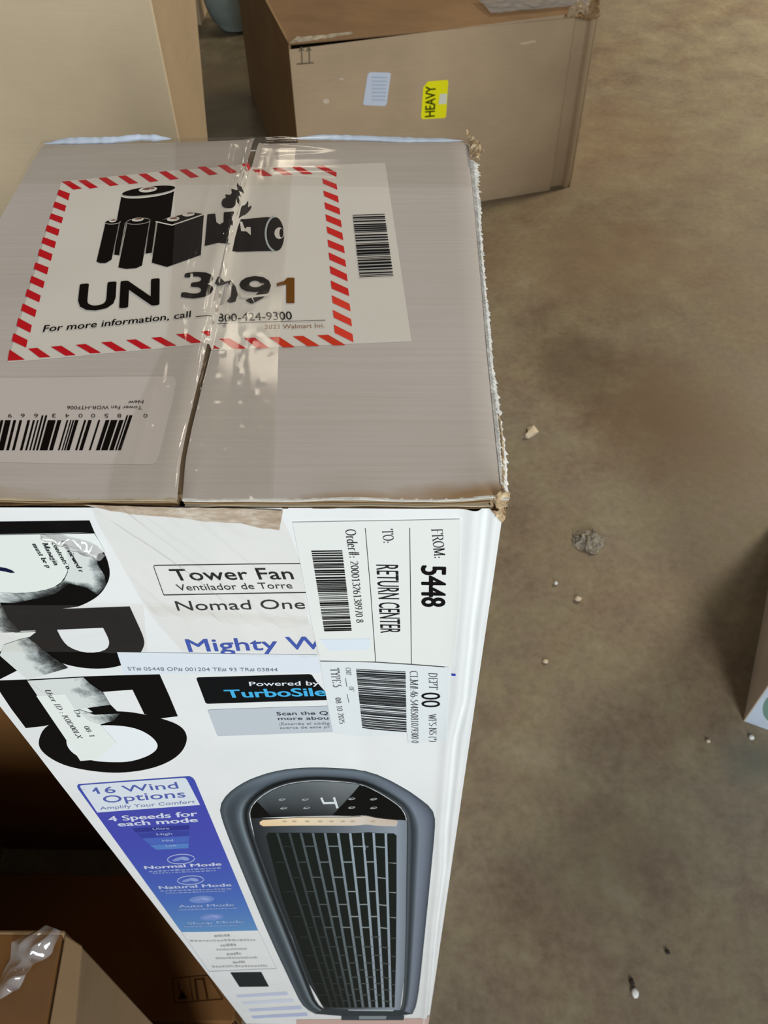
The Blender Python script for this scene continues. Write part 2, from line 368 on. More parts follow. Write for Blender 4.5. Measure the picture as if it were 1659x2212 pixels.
def serif_mesh(s, w=1., slant=0.):
    vs, fs = [], []; x = 0.
    def quad(p, q, thick=None):
        dx, dy = q[0] - p[0], q[1] - p[1]; L = math.hypot(dx, dy) or 1e-6
        t = (.030 + .075 * abs(dy) / L) * w / 2 if thick is None else thick
        nx, ny = -dy / L * t, dx / L * t; ex, ey = dx / L * .008, dy / L * .008
        b = len(vs); vs.extend([(p[0] - nx - ex, p[1] - ny - ey), (q[0] - nx + ex, q[1] - ny + ey), (q[0] + nx + ex, q[1] + ny + ey), (p[0] + nx - ex, p[1] + ny - ey)])
        fs.append((b, b + 1, b + 2, b + 3))
    for ch in s:
        adv, st = GL[ch]
        for k in st.split():
            a = [float(t) for t in k[1:].split(',')]
            if k[0] == 's': quad((x + a[0], a[1]), (x + a[2], a[3]))
            elif k[0] == 'f': quad((x + a[0] - .12, a[1] + (.02 if a[1] < .5 else -.02)), (x + a[0] + .12, a[1] + (.02 if a[1] < .5 else -.02)), .018)
            else:
                n = max(5, int(abs(a[5] - a[4]) / 24)); pr = None
                for i in range(n + 1):
                    t = math.radians(a[4] + (a[5] - a[4]) * i / n); q = (x + a[0] + a[2] * math.cos(t), a[1] + a[3] * math.sin(t))
                    if pr: quad(pr, q)
                    pr = q
        x += adv + .04
    return [((vx + slant * vy) / x, vy) for vx, vy in vs], fs

def decal(name, face, items, parent, lvl=1, mat='ink', label=None):
    """thin printed or pasted layer lying on a face, following its relief"""
    bm = bmesh.new(); cl = bm.loops.layers.float_color.new('col')
    dz = 0.; step = min(4e-6, 6e-5 / max(1, len(items)))
    def add(uvs, cols):
        if face.grid: uvs = [(min(max(u, -W + .0006), -.0003), v) for u, v in uvs]
        try: f = bm.faces.new([bm.verts.new((u, v, dz)) for u, v in uvs])
        except ValueError: return
        for l, c in zip(f.loops, cols): l[cl] = (*c, 1)
    for it in items:
        k = it[0]; dz += step
        if k == 'p':
            cols = it[2]; n = len(it[1])
            cols = [lin(c) for c in cols] if isinstance(cols, list) else [lin(cols)] * n
            add([face.uv(*p) for p in it[1]], cols)
        elif k == 'r':                                                     # raw coverage values for residue
            add([face.uv(*p) for p in it[1]], [(c, c, c) for c in it[2]])
        elif k in 'ts':
            _, s, p0, p1, pt, c, w = it[:7]
            vs, fs, per = text_mesh(s, w) if k == 't' else (*serif_mesh(s, w, it[7] if len(it) > 7 else 0), 1 << 30)
            a, b, t = (Vector(face.uv(*q)) for q in (p0, p1, pt))
            ux, uy = b - a, t - a
            P = [a + ux * x + uy * y for x, y in vs]; lc = lin(c)
            z0 = dz
            for n, f in enumerate(fs):
                dz = z0 + 3e-6 * (n // per); add([tuple(P[i]) for i in f], [lc] * len(f))
            dz = z0
    bmesh.ops.triangulate(bm, faces=[f for f in bm.faces if len(f.verts) > 4], ngon_method='EAR_CLIP')
    if face.grid:
        bmesh.ops.triangulate(bm, faces=bm.faces[:]); bisect_grid(bm, face.grid)
    for v in bm.verts: v.co = face.pt(v.co.x, v.co.y, lvl * .00011 + v.co.z)
    return link(name, bm, mat, parent, True, label)
def ell(cx, cy, rx, ry, tilt=0, a0=0, a1=360, n=28):
    t = math.radians(tilt); r = []
    for i in range(n + (a1 - a0 < 360)):
        a = math.radians(a0 + (a1 - a0) * i / n); x, y = rx * math.cos(a), ry * math.sin(a)
        r.append((cx + x * math.cos(t) - y * math.sin(t), cy + x * math.sin(t) + y * math.cos(t)))
    return r
def lerp(a, b, t): return tuple(p + (q - p) * t for p, q in zip(a, b))
def stroke(pts, w):
    out = []
    for a, b in zip(pts, pts[1:]):
        dx, dy = b[0] - a[0], b[1] - a[1]; L = math.hypot(dx, dy) or 1; nx, ny = -dy / L * w / 2, dx / L * w / 2
        ex, ey = dx / L * w * .3, dy / L * w * .3
        out.append([(a[0] - nx - ex, a[1] - ny - ey), (b[0] - nx + ex, b[1] - ny + ey), (b[0] + nx + ex, b[1] + ny + ey), (a[0] + nx - ex, a[1] + ny - ey)])
    return out
def bars(q, seed, n, c=(22, 20, 20), lengthwise=True, duty=.5):
    """bar code inside a quadrilateral: bars run from edge q0-q1 to edge q3-q2 side by side"""
    rnd = random.Random(seed); w = [rnd.choice((1, 1, 1, 2, 2, 3)) for _ in range(2 * n - 1)]; tot = sum(w); x = 0; out = []
    for i, k in enumerate(w):
        if i % 2 == 0:
            a, b = x / tot, (x + k) / tot
            out.append(('p', [lerp(q[0], q[3], a), lerp(q[1], q[2], a), lerp(q[1], q[2], b), lerp(q[0], q[3], b)], c))
        x += k
    return out
def resample(pts, n):
    P = [Vector(p) for p in pts]; L = [0]
    for a, b in zip(P, P[1:]): L.append(L[-1] + (b - a).length)
    out = []
    for i in range(n):
        t = L[-1] * i / (n - 1); k = 0
        while k < len(P) - 2 and L[k + 1] < t: k += 1
        s = (t - L[k]) / max(1e-9, L[k + 1] - L[k]); out.append(tuple(P[k].lerp(P[k + 1], min(1, max(0, s)))))
    return out
def smooth(pts, it=2, closed=False):
    for _ in range(it):
        q = [] if closed else [pts[0]]
        for i in range(len(pts) if closed else len(pts) - 1):
            a, b = pts[i], pts[(i + 1) % len(pts)]; q += [lerp(a, b, .25), lerp(a, b, .75)]
        if not closed: q.append(pts[-1])
        pts = q
    return pts
def sheet(name, face, left, right, nx, ny, hf, parent, mat, label=None):
    """tape or film spanning between two edge lines over a face; hf(s, t, u, v) gives its height"""
    A, B = resample(left, ny), resample(right, ny); bm = bmesh.new(); rows = []
    for j in range(ny):
        row = []
        for i in range(nx):
            x, y = lerp(A[j], B[j], i / (nx - 1)); u, v = face.uv(x, y)
            row.append(bm.verts.new(face.pt(u, v, hf(i / (nx - 1), j / (ny - 1), u, v))))
        rows.append(row)
    for j in range(ny - 1):
        for i in range(nx - 1): bm.faces.new((rows[j][i], rows[j][i + 1], rows[j + 1][i + 1], rows[j + 1][i]))
    bm.normal_update()
    if sum(f.normal.dot(face.N) for f in bm.faces) < 0:
        for f in bm.faces: f.normal_flip()
    return link(name, bm, mat, parent, True, label)
def ridge(x, y, z=0.):
    return 1 - abs(noise.noise(Vector((x, y, z)))) * 2

# ---------------------------------------------------------------- the setting
bm = bmesh.new()
n = 24
vs = [[bm.verts.new((-5 + 10 * i / n, -3 + 11 * j / n, 0)) for i in range(n + 1)] for j in range(n + 1)]
for j in range(n):
    for i in range(n): bm.faces.new((vs[j][i], vs[j][i + 1], vs[j + 1][i + 1], vs[j + 1][i]))
fl = link('floor', bm, 'floor'); fl['kind'] = 'structure'

# ---------------------------------------------------------------- the white tower fan carton
box = tag(empty('tower_fan_carton', (-W / 2, D / 2, 0)), 'tall white tower fan carton in the foreground, red-striped battery warning label on its taped top', 'carton')
def grid_panel(name, us, vs_, face, mat, parent, clamp=None):
    bm = bmesh.new(); rows = []
    for v in vs_:
        lo, hi = clamp(v) if clamp else (us[0], us[-1])
        rows.append([bm.verts.new(face.pt(min(max(u, lo), hi), v)) for u in us])
    for j in range(len(vs_) - 1):
        for i in range(len(us) - 1):
            q = (rows[j][i], rows[j][i + 1], rows[j + 1][i + 1], rows[j + 1][i])
            if (q[0].co - q[1].co).length + (q[3].co - q[2].co).length > 1e-7: bm.faces.new(q)
    return link(name, bm, mat, parent)
def steps(a, b, g):
    r = [a]; k = math.floor(a / g + 1e-6) + 1
    while k * g < b - 1e-9: r.append(k * g); k += 1
    return r + [b]
ZF = .9955
fine_x = sorted(set([round(v, 6) for v in steps(-W, 0, GRID)] + [round(-.001 * k, 6) for k in range(1, 22)]))
grid_panel('front_panel', fine_x, steps(0, ZF, GRID), FRONT, 'white_front', box)
slab('side_panel', [(-W, .001, 0), (-W, D, 0), (-W, D, ZF), (-W, .001, ZF)], (1, 0, 0), .004, 'white_front', box)
slab('side_panel', [(-.001, .003, 0), (-.001, D, 0), (-.001, D, ZF - .002), (-.001, .003, ZF - .002)], (-1, 0, 0), .004, 'white_front', box)
slab('back_panel', [(-W, D, 0), (0, D, 0), (0, D, ZF), (-W, D, ZF)], (0, -1, 0), .004, 'white_front', box)
slab('inner_flap', [(-W + .004, .004, ZF - .0015), (-.005, .004, ZF - .0015), (-.005, D - .004, ZF - .0015), (-W + .004, D - .004, ZF - .0015)], (0, 0, 1), .0028, 'kraft_warm', box)
ys = steps(0, D, GRID)
grid_panel('top_flap', steps(-W, -.05, GRID), ys, TOP, 'white_top', box, lambda v: (-W, seam_x(v) - .0009))
grid_panel('top_flap', steps(-.16, 0, GRID), ys, TOP, 'white_top', box, lambda v: (seam_x(v) + .0009, 0))
# corrugated layers seen at the front ends of the flaps
def ply(name, x0, x1, z0, t, mat, seed, y0=-.0006, amp=.0004, y1=.004):
    bm = bmesh.new(); n = int((x1 - x0) / .0025) + 1; A = []
    for i in range(n + 1):
        x = x0 + (x1 - x0) * i / n
        z = z0 + disp_top(x, 0.0) * max(0, 1 - (H - z0) * 220) + amp * noise.noise(Vector((x * 60, seed, 0))) * (0 if z0 > .9995 else 1)
        y = y0 + .0004 * noise.noise(Vector((x * 90, seed, 5)))
        A.append([bm.verts.new((x, yy, zz)) for yy, zz in ((y, z), (y, z - t), (y1, z - t), (y1, z))])
    for a, b in zip(A, A[1:]):
        for k in range(4): bm.faces.new((a[k], b[k], b[(k + 1) % 4], a[(k + 1) % 4]))
    return link(name, bm, mat, box, False)
sx0 = seam_x(0)
ply('flap_liner', sx0 + .001, .001, H, .00035, 'ragged', 1, y1=.0004)
ply('flap_liner', -W, sx0 - .001, H, .00035, 'kraft_pale', 2, y1=.0004)
for k, (z, m) in enumerate(((.9989, 'kraft_pale'), (.9978, 'kraft_warm'), (.9966, 'kraft_pale'), (.9957, 'kraft_edge'))):
    ply('corrugated_layer', sx0 + .001, .001, z, .00045, m, 10 + k, .0001)
ply('corrugated_layer', -W, sx0 - .001, .9982, .0006, 'kraft_warm', 17, .0003)
ply('corrugated_layer', -W, sx0 - .001, .9966, .0006, 'kraft_edge', 18, .0004)

# torn right edge of the lid and its crushed corners
rnd = random.Random(4)
def torn(name, inner, outer, n, mat, spike, zoff, seed):
    r = random.Random(seed); bm = bmesh.new(); A = resample(inner, n); B = resample(outer, n); prev = None
    for i, (a, b) in enumerate(zip(A, B)):
        ua, ub = TOP.uv(*a), TOP.uv(*b)
        s = 1 + (r.random() ** 3) * spike if i % 2 else 1 - r.random() * .25
        p = Vector((ua[0], ua[1], H + disp_top(*ua) + .0002)); q = Vector((ua[0] + (ub[0] - ua[0]) * s, ub[1] + (r.random() - .5) * .001, H + zoff - r.random() * .0012))
        m_ = p.lerp(q, .5) + Vector((0, 0, .0003 + r.random() * .0006))
        cur = [bm.verts.new(p), bm.verts.new(m_), bm.verts.new(q)]
        if prev:
            for k in (0, 1): bm.faces.new((prev[k], prev[k + 1], cur[k + 1], cur[k]))
        prev = cur
    return link(name, bm, mat, box, False)
inner = [(1014, 345), (1022, 420), (1031, 520), (1041, 630), (1050, 740), (1062, 860), (1072, 960), (1081, 1045)]
outer = [(1034, 349), (1034, 400), (1040, 440), (1040, 480), (1045, 560), (1052, 640), (1061, 720), (1066, 790), (1077, 860), (1084, 930), (1088, 1000), (1096, 1060)]
torn('torn_edge', inner, outer, 330, 'ragged', .45, -.0008, 2)
torn('torn_edge', [(1075, 905), (1083, 960), (1087, 1010), (1089, 1055)], [(1084, 905), (1093, 960), (1097, 1010), (1100, 1066)], 60, 'ragged', .7, -.002, 5)
torn('exposed_flute', [(1074, 900), (1080, 960), (1083, 1020), (1084, 1056)], [(1080, 900), (1088, 960), (1092, 1020), (1092, 1060)], 40, 'ragged_tan', .2, -.0003, 8)
def crumple(name, face, pts, amp, off, mat, parent, seed, g=.0016, label=None):
    bm = bmesh.new(); f = bm.faces.new([bm.verts.new((*face.uv(*p), 0)) for p in pts])
    bmesh.ops.triangulate(bm, faces=bm.faces[:]); bisect_grid(bm, g)
    bmesh.ops.triangulate(bm, faces=bm.faces[:])
    for v in bm.verts:
        k = noise.noise(Vector((v.co.x * 700, v.co.y * 700, seed)))
        v.co = face.pt(v.co.x, v.co.y, off + amp * (k + .3))
    return link(name, bm, mat, parent, False, label)
crumple('crushed_corner', TOP, [(1006, 287), (1012, 289), (1022, 300), (1033, 311), (1040, 325), (1046, 332), (1039, 338), (1036, 352), (1016, 344), (1012, 318)], .0016, .0012, 'ragged_tan', box, 3)
zc = Z(1020, 980, 8.51)
crumple('crushed_corner', FRONT, zc((330, 800), (430, 700), (520, 640), (640, 650), (700, 660), (680, 760), (620, 860), (610, 960), (630, 1100), (590, 1180), (530, 1200), (470, 1130), (410, 1040), (310, 960)), .0018, .0008, 'ragged_tan', box, 9)
decal('corner_hole', FRONT, [('p', zc((385, 820), (410, 850), (440, 940), (500, 950), (450, 990), (380, 975), (330, 950), (395, 920)), (52, 32, 20))], box, 16)
# rear rim folded over and glossy with tape
def rim(name, pts, r, mat):
    bm = bmesh.new(); P = resample(pts, 60); prev = None; rr = random.Random(7)
    for i, p in enumerate(P):
        u, v = TOP.uv(*p); c = Vector((u, v, H + disp_top(u, v) - .0002)); ring = []
        w = r * (.75 + .5 * noise.noise(Vector((u * 70, 1, 0))) + .2 * noise.noise(Vector((u * 300, 5, 0)))) * min(1, 6 * i / 59 + .1, 6 * (59 - i) / 59 + .1)
        for k in range(8):
            a = k * math.pi / 4; ring.append(bm.verts.new(c + Vector((0, math.cos(a) * w * 1.2, math.sin(a) * w))))
        if prev:
            for k in range(8): bm.faces.new((prev[k], prev[(k + 1) % 8], ring[(k + 1) % 8], ring[k]))
        prev = ring
    return link(name, bm, mat, box)
rim('folded_rim', [(95, 310), (140, 305), (240, 303), (300, 296), (370, 299)], .0024, 'carton_white')
rim('folded_rim', [(630, 299), (700, 296), (800, 299), (870, 303), (1000, 303)], .0020, 'carton_white')

# ---- prints and labels on the lid
BK = (14, 8, 6); RED = (196, 26, 34); PAPER = (216, 211, 202); OL = (216, 212, 204)
z1 = Z(0, 280, 2.9625); z2 = Z(500, 280, 2.6758)
hz = decal('warning_label', TOP, [('p', [(133, 392), (330, 372), (541, 351), (546, 361), (726, 356), (832, 352), (889, 738), (762, 743), (600, 750), (458, 757), (452, 744), (230, 764), (16, 783)], PAPER)], box, 1, 'paper', 'white battery warning label with red hatched border')
it = []
for x, y in ((395, 335), (500, 328), (630, 312), (755, 300), (885, 287), (1015, 273), (1145, 260), (1265, 243), (1395, 232)):
    it.append(('p', z1((x, y), (x + 50, y - 5), (x + 130, y + 44), (x + 76, y + 52)), RED))
it.append(('p', z1((1535, 222), (1590, 217), (1605, 245), (1585, 255)), RED))
for a, b, c, d, y0, y1 in ((120, 175, 240, 180, 232, 270), (232, 285, 358, 300, 224, 264), (345, 395, 472, 412, 216, 259), (478, 528, 608, 607, 211, 256)):
    it.append(('p', z2((a, y0), (b, y0 - 2), (c, y1), (d, y1 + 2)) if a != 478 else z2((478, 213), (530, 209), (608, 250), (607, 276)), RED))
for xo, ya, yb, xi, yc, yd in ((378, 385, 420, 448, 412, 455), (352, 462, 498, 425, 490, 527), (328, 538, 572, 405, 565, 603), (303, 612, 650, 382, 642, 683),
        (278, 690, 728, 360, 720, 762), (255, 765, 808, 337, 800, 843), (228, 852, 893, 312, 885, 930), (203, 938, 980, 287, 975, 1018),
        (175, 1022, 1068, 262, 1065, 1108), (147, 1115, 1160, 235, 1158, 1203), (118, 1208, 1258, 205, 1255, 1303), (88, 1305, 1355, 178, 1350, 1398)):
    it.append(('p', z1((xo, ya), (xi, yc), (xi - 10, yd), (xo - 12, yb)), RED))
it.append(('p', z1((62, 1410), (160, 1475), (50, 1482)), RED))
for a, b, c, d, y0, y1 in ((180, 240, 325, 255, 1405, 1462), (325, 395, 487, 420, 1392, 1450), (485, 550, 648, 580, 1380, 1435), (648, 712, 812, 740, 1365, 1422),
        (808, 870, 972, 905, 1350, 1407), (968, 1030, 1133, 1065, 1335, 1390), (1125, 1200, 1298, 1225, 1312, 1370), (1285, 1345, 1342, 1330, 1298, 1325), (1340, 1362, 1415, 1345, 1385, 1412), (1405, 1470, 1580, 1510, 1345, 1408)):
    it.append(('p', z1((a, y0), (b, y0 - 5), (c, y1 - 4), (d, y1)), RED))
RE2 = (206, 60, 36)
for a, b, c, d, y0, y1, cc in ((-70, -10, 85, 10, 1212, 1270, RED), (72, 135, 222, 150, 1208, 1268, RED), (215, 275, 368, 300, 1203, 1262, RE2), (355, 415, 512, 440, 1198, 1255, RE2), (495, 560, 660, 590, 1192, 1250, RE2)):
    it.append(('p', z2((a, y0), (b, y0 - 3), (c, y1 - 2), (d, y1)), cc))
for i, (ya, yb, yc, yd) in enumerate(((285, 315, 318, 350), (355, 387, 387, 425), (422, 460, 457, 495), (492, 530, 527, 568), (562, 600, 600, 642), (638, 680, 677, 717), (712, 755, 757, 797), (790, 835, 838, 880),
        (875, 922, 922, 965), (960, 1005, 1010, 1053), (1045, 1090, 1098, 1140), (1130, 1178, 1185, 1232))):
    xo = 525 + 67 * i / 11; xi = 607 + 93 * i / 11
    it.append(('p', z2((xo, ya), (xi, yc), (xi + 6, yd), (xo + 6, yb)), lerp(RED, (222, 66, 48), .5 if i < 9 else 1)))
decal('hatched_border', TOP, it, hz, 2)
zb = Z(200, 390, 5.925); zf = Z(380, 380, 5.925)
it = [('p', zb((370, 215), (550, 235), (800, 215), (1045, 145), (1000, 470), (820, 540), (760, 930), (680, 945), (740, 500), (440, 540), (350, 965), (280, 955), (330, 520), (315, 500)), BK),
      ('p', zb(*ell(720, 138, 342, 52, -7)), BK)]
for pl_, in [(zb((165, 560), (350, 545), (245, 1020), (170, 1065), (100, 1065), (52, 1045)),), (zb((445, 560), (735, 530), (635, 1095), (560, 1130), (430, 1140), (332, 1120)),), (zb((835, 545), (1025, 590), (1425, 450), (1388, 960), (955, 1115), (760, 1060)),),
             (zb((815, 535), (1260, 410), (1430, 440), (1025, 590)),), (zb(*ell(262, 540, 98, 28, -5)),), (zb(*ell(590, 530, 152, 38, -5)),)]: it.append(('p', pl_, BK))
it += [('p', zf((405, 500), (505, 490), (520, 600), (560, 630), (610, 600), (615, 475), (770, 465), (780, 560), (740, 640), (700, 800), (670, 875), (540, 865), (370, 905)), BK),
       ('p', zf((835, 560), (1165, 535), (1290, 545), (1290, 965), (1180, 970), (725, 970), (760, 800), (800, 650)), BK), ('p', zf(*ell(1285, 752, 100, 215, -3)), BK),
       ('p', zf(*smooth([(800, 75), (790, 110), (830, 145), (875, 160), (870, 200), (845, 290), (850, 340), (790, 360), (720, 430), (620, 420), (580, 375), (600, 300), (650, 290), (625, 240), (690, 255), (720, 230), (705, 165), (760, 190), (800, 190), (775, 130)], 2, True)), (34, 30, 28)),
       ('p', zf(*smooth([(840, 390), (890, 385), (925, 320), (930, 370), (920, 420), (970, 380), (965, 430), (900, 500), (850, 520), (800, 560), (780, 540)], 1, True)), (52, 48, 46))]
pic = decal('battery_pictogram', TOP, it, hz, 3)
it = []
def outl(z, pts, w, c=OL): return [('p', q, c) for q in stroke(z(*pts), w)]
it += outl(zb, [(p[0], p[1]) for p in ell(712, 160, 345, 62, -7, 15, 172, 16)], 3)
it += outl(zb, ell(262, 545, 98, 26, -4, 0, 180, 10), 1.6, (170, 165, 158)) + outl(zb, ell(590, 535, 152, 38, -5, 0, 360, 18), 1.6, (150, 146, 140))
it += outl(zb, [(350, 545), (265, 960)], 2, (140, 136, 130)) + outl(zb, [(425, 555), (350, 960)], 2.2, (150, 146, 140)) + outl(zb, [(738, 530), (665, 950)], 2, (140, 136, 130)) + outl(zb, [(822, 545), (765, 960)], 2.2, (160, 156, 150))
it += outl(zb, [(815, 540), (1020, 585), (1430, 445)], 2.6) + outl(zb, [(1440, 440), (1400, 960)], 3.6)
for cx, cy, rx, ry in ((712, 122, 118, 36), (262, 524, 48, 18), (582, 508, 76, 24), (1035, 500, 80, 30), (1230, 440, 80, 28)): it.append(('p', zb(*ell(cx, cy + 6, rx, ry, -6)), OL)); it.append(('p', zb(*ell(cx + 8, cy - 4, rx * .68, ry * .42, -6)), (120, 84, 72)))
it += outl(zf, ell(1285, 752, 135, 225, 0, 105, 255, 14), 4, (178, 186, 190)) + [('p', zf(*ell(1325, 748, 62, 74)), OL), ('p', zf(*ell(1352, 745, 26, 58)), BK)]
it += [('p', zf((820, 600), (850, 600), (880, 680), (900, 690), (905, 670), (958, 670), (962, 775), (905, 725), (838, 722)), OL)]
decal('pictogram_outline', TOP, it, hz, 5)
zt = Z(180, 540, 2.9625)
it = [('t', 'UN', (167, 673), (345, 659), (173, 617), BK, .035), ('t', '3', (391, 645), (460, 642), (397, 592), BK, .035),
      ('t', '9', (518, 657), (588, 655), (517, 602), BK, .03), ('p', zt((1238, 218), (1285, 205), (1308, 183), (1352, 184), (1352, 346), (1300, 346), (1300, 226), (1240, 238)), (112, 70, 22)),
      ('t', 'For more information, call', (93, 719), (412, 687), (97, 705), BK, .012), ('t', '800-424-9300', (471, 697), (632, 692), (471, 683), (48, 44, 42), .01),
      ('t', '2023 Walmart Inc.', (572, 713), (703, 709), (572, 704), (146, 112, 84), 0.)]
it += outl(zt, [(722, 432), (825, 430)], 1.6, BK) + outl(zt, [(860, 478), (935, 477)], 1.2, BK) + outl(zt, [(990, 472), (1548, 455)], 1.2, (80, 70, 64))
it += [('p', zt((842, 225), (860, 180), (900, 178), (945, 200), (975, 240), (990, 290), (975, 335), (940, 345), (920, 335), (945, 300), (950, 250), (925, 215), (890, 200), (865, 235)), (52, 49, 46))]
decal('lettering', TOP, it, hz, 4)
decal('worn_print', TOP, [('p', zt((1000, 275), (1060, 300), (1150, 292), (1200, 285), (1195, 300), (1060, 316), (1010, 310)), PAPER), ('p', zt((1060, 290), (1100, 350), (1080, 300)), PAPER)], hz, 6)
decal('bar_code', TOP, bars([(762, 466), (831, 464), (850, 598), (777, 601)], 3, 27), hz, 4)
pb = decal('product_label', TOP, [('p', [(-30, 816), (375, 813), (381, 822), (372, 870), (343, 985), (336, 1000), (326, 1004), (0, 999), (-30, 998)], (200, 192, 186))], box, 1, 'paper', 'white product bar code label')
z3 = Z(0, 760, 2.9625)
it = []
for a, b in ((-60, -48), (-40, -22), (-12, 25), (40, 58), (78, 95), (128, 145), (162, 175), (188, 198), (210, 222), (232, 245), (255, 305), (315, 340), (372, 383), (395, 403), (410, 420), (425, 447), (482, 495), (507, 530), (570, 582), (615, 640), (648, 690), (700, 728), (738, 748), (755, 775)):
    s = 46 + (a + b) * .5 * .026; long = a in (738, 755, 232, 210)
    y = 410 if long else 440; s *= 1.13 if long else 1
    it.append(('p', z3((a + s, y), (b + s, y), (b, 633), (a, 633)), BK))
decal('bar_code', TOP, it, pb, 2)
g_ = (52, 46, 44)
it = [('t', 'New', z3((920, 312))[0], z3((822, 318))[0], z3((918, 332))[0], g_, .01), ('t', 'Tower Fan WDR-HTF006', z3((910, 350))[0], z3((432, 350))[0], z3((908, 371))[0], g_, .005)]
for ch, x in zip('085004366963', (945, 778, 695, 610, 530, 445, 360, 245, 160, 78, -5, -60)): it.append(('t', ch, z3((x, 400))[0], z3((x - 26, 400))[0], z3((x, 424))[0], g_, 0))
decal('lettering', TOP, it, pb, 2)

# ---- prints and labels on the front
K = (14, 14, 14)
zd = Z(0, 1120, 6.636); z5 = Z(0, 1060, 3.318)
it = [('p', zd((-400, 44), (0, 40), (1285, 25), (1355, 195), (0, 222), (-400, 230)), K),
      ('p', zd(*smooth([(1355, 195), (1490, 475), (1545, 600), (1580, 760), (1560, 900), (1440, 1090), (1250, 1210), (1050, 1287), (0, 1330), (-400, 1340), (-400, 1040), (0, 1040), (300, 1055), (600, 1025), (850, 940), (960, 800), (980, 650), (900, 500), (760, 220)], 2)), K),
      ('p', z5(*([(-200, 850), (525, 843), (930, 828)] + smooth([(930, 828), (1000, 980), (1030, 1050), (1038, 1100), (1010, 1160), (960, 1215), (860, 1255), (750, 1275), (600, 1272), (450, 1240), (370, 1200), (200, 1040)], 2)[1:] + [(260, 1000), (150, 1003), (-200, 1015)])), K),
      ('p', z5((260, 1000), (410, 990), (450, 1070), (370, 1200), (142, 1278), (-100, 1400), (-100, 1215), (100, 1090)), K),
      ('p', z5((-150, 1362), (195, 1352), (610, 1330), (1145, 1315), (1210, 1460), (1275, 1615), (1140, 1632), (1035, 1600), (950, 1425), (740, 1440), (700, 1442), (860, 1600), (700, 1610), (480, 1450), (270, 1465), (400, 1662), (320, 1685), (185, 1700), (80, 1560), (0, 1440), (-150, 1450)), K)]
ring_o = smooth([(320, 1688), (272, 1790), (290, 1860), (380, 1930), (500, 1980), (700, 2015), (870, 2022), (1050, 2000), (1200, 1950), (1300, 1880), (1345, 1790), (1330, 1720), (1270, 1670), (1160, 1632), (1040, 1603), (900, 1580), (700, 1580), (480, 1610)], 2, True)
ring_i = smooth([(500, 1730), (470, 1790), (500, 1860), (580, 1912), (690, 1935), (800, 1942), (930, 1940), (1060, 1900), (1130, 1850), (1130, 1800), (1060, 1735), (950, 1690), (800, 1675), (660, 1680), (570, 1695)], 2, True)
decal('brand_letter', FRONT, it[:2], box, 1); decal('brand_letter', FRONT, it[2:4], box, 1.1); decal('brand_letter', FRONT, it[4:], box, 1.2)
decal('brand_letter', FRONT, [('p', z5(*ring_o), K)], box, 1.3)
WH = (232, 237, 240)
decal('letter_counter', FRONT, [('p', z5(*ring_i), WH)], box, 3)
decal('letter_counter', FRONT, [('p', z5(*smooth([(740, 978), (772, 1040), (787, 1085), (770, 1130), (700, 1155), (600, 1155), (500, 1120), (450, 1070), (410, 992)], 1)), WH)], box, 3)
def cover(z, pts, cov, c=None):
    return ('r', z(*pts), cov)
it = [cover(zd, [(560, 215), (760, 220), (900, 300), (1100, 350), (1330, 450), (1410, 480), (1400, 640), (1100, 760), (975, 770), (985, 650), (900, 500)], [1, 1, 1, 1, 1, .3, .3, 1, 1, 1, 1]),
      cover(zd, [(1100, 760), (1400, 640), (1500, 800), (1530, 940), (1300, 900)], [1, .35, .2, .1, .7]),
      cover(zd, [(970, 770), (1100, 760), (1300, 900), (1530, 940), (1400, 1080), (1250, 980), (1000, 920), (840, 950), (930, 860)], [1, 1, .7, .1, .1, .2, .15, .2, .6]),
      cover(zd, [(840, 945), (1000, 920), (800, 1060), (600, 1120), (200, 1200), (0, 1190), (0, 1045), (300, 1058), (600, 1028)], [.3, .1, .05, 0, .15, .5, .6, .35, .25]),
      cover(zd, [(0, 1190), (40, 1250), (120, 1420), (300, 1612), (-300, 1640), (-300, 1190)], [.45, .1, .05, .05, 1, 1]),
      cover(zd, [(390, 1690), (520, 1780), (620, 1870), (980, 2130), (400, 2300), (0, 1950), (60, 1800)], [.3, .1, .05, .0, .9, 1, 1]),
      cover(z5, [(195, 1355), (600, 1332), (640, 1370), (740, 1440), (790, 1528), (560, 1560), (400, 1500)], [1, .55, .2, .1, .45, .8, 1]),
      cover(z5, [(200, 1360), (400, 1500), (560, 1560), (680, 1600), (860, 1590), (820, 1640), (700, 1675), (600, 1930), (275, 1470)], [1, 1, 1, .5, .05, .1, .6, 1, 1])]
decal('label_residue', FRONT, it, box, 4, 'residue', 'torn grey paper residue over the black letters')
ST = (230, 236, 232)
stk = decal('torn_sticker', FRONT, [('p', zd(*([(-300, 225), (560, 212), (760, 222), (900, 330)] + smooth([(900, 330), (960, 480), (985, 640), (965, 780), (850, 938), (600, 1024), (300, 1054), (0, 1040)], 1)[1:] + [(-300, 1030)])), (226, 233, 227))], box, 5, 'paper', 'torn white sticker with slanting text')
decal('torn_sticker', FRONT, [('p', zd((700, 214), (1355, 199), (1440, 330), (1510, 462), (1412, 492), (1380, 560), (1290, 520), (1100, 400), (900, 330)), (230, 235, 232))], box, 4.6, 'paper')
stk2 = decal('torn_sticker', FRONT, [('p', z5((262, 1462), (470, 1450), (530, 1545), (640, 1640), (720, 1668), (840, 1800), (700, 1920), (578, 1930)), ST)], box, 5, 'paper', 'torn strip of white sticker over the last letter')
decal('torn_sticker', FRONT, [('p', z5((105, 1010), (262, 1004), (215, 1040), (100, 1062)), ST)], box, 5, 'paper')
BL = (34, 38, 44)
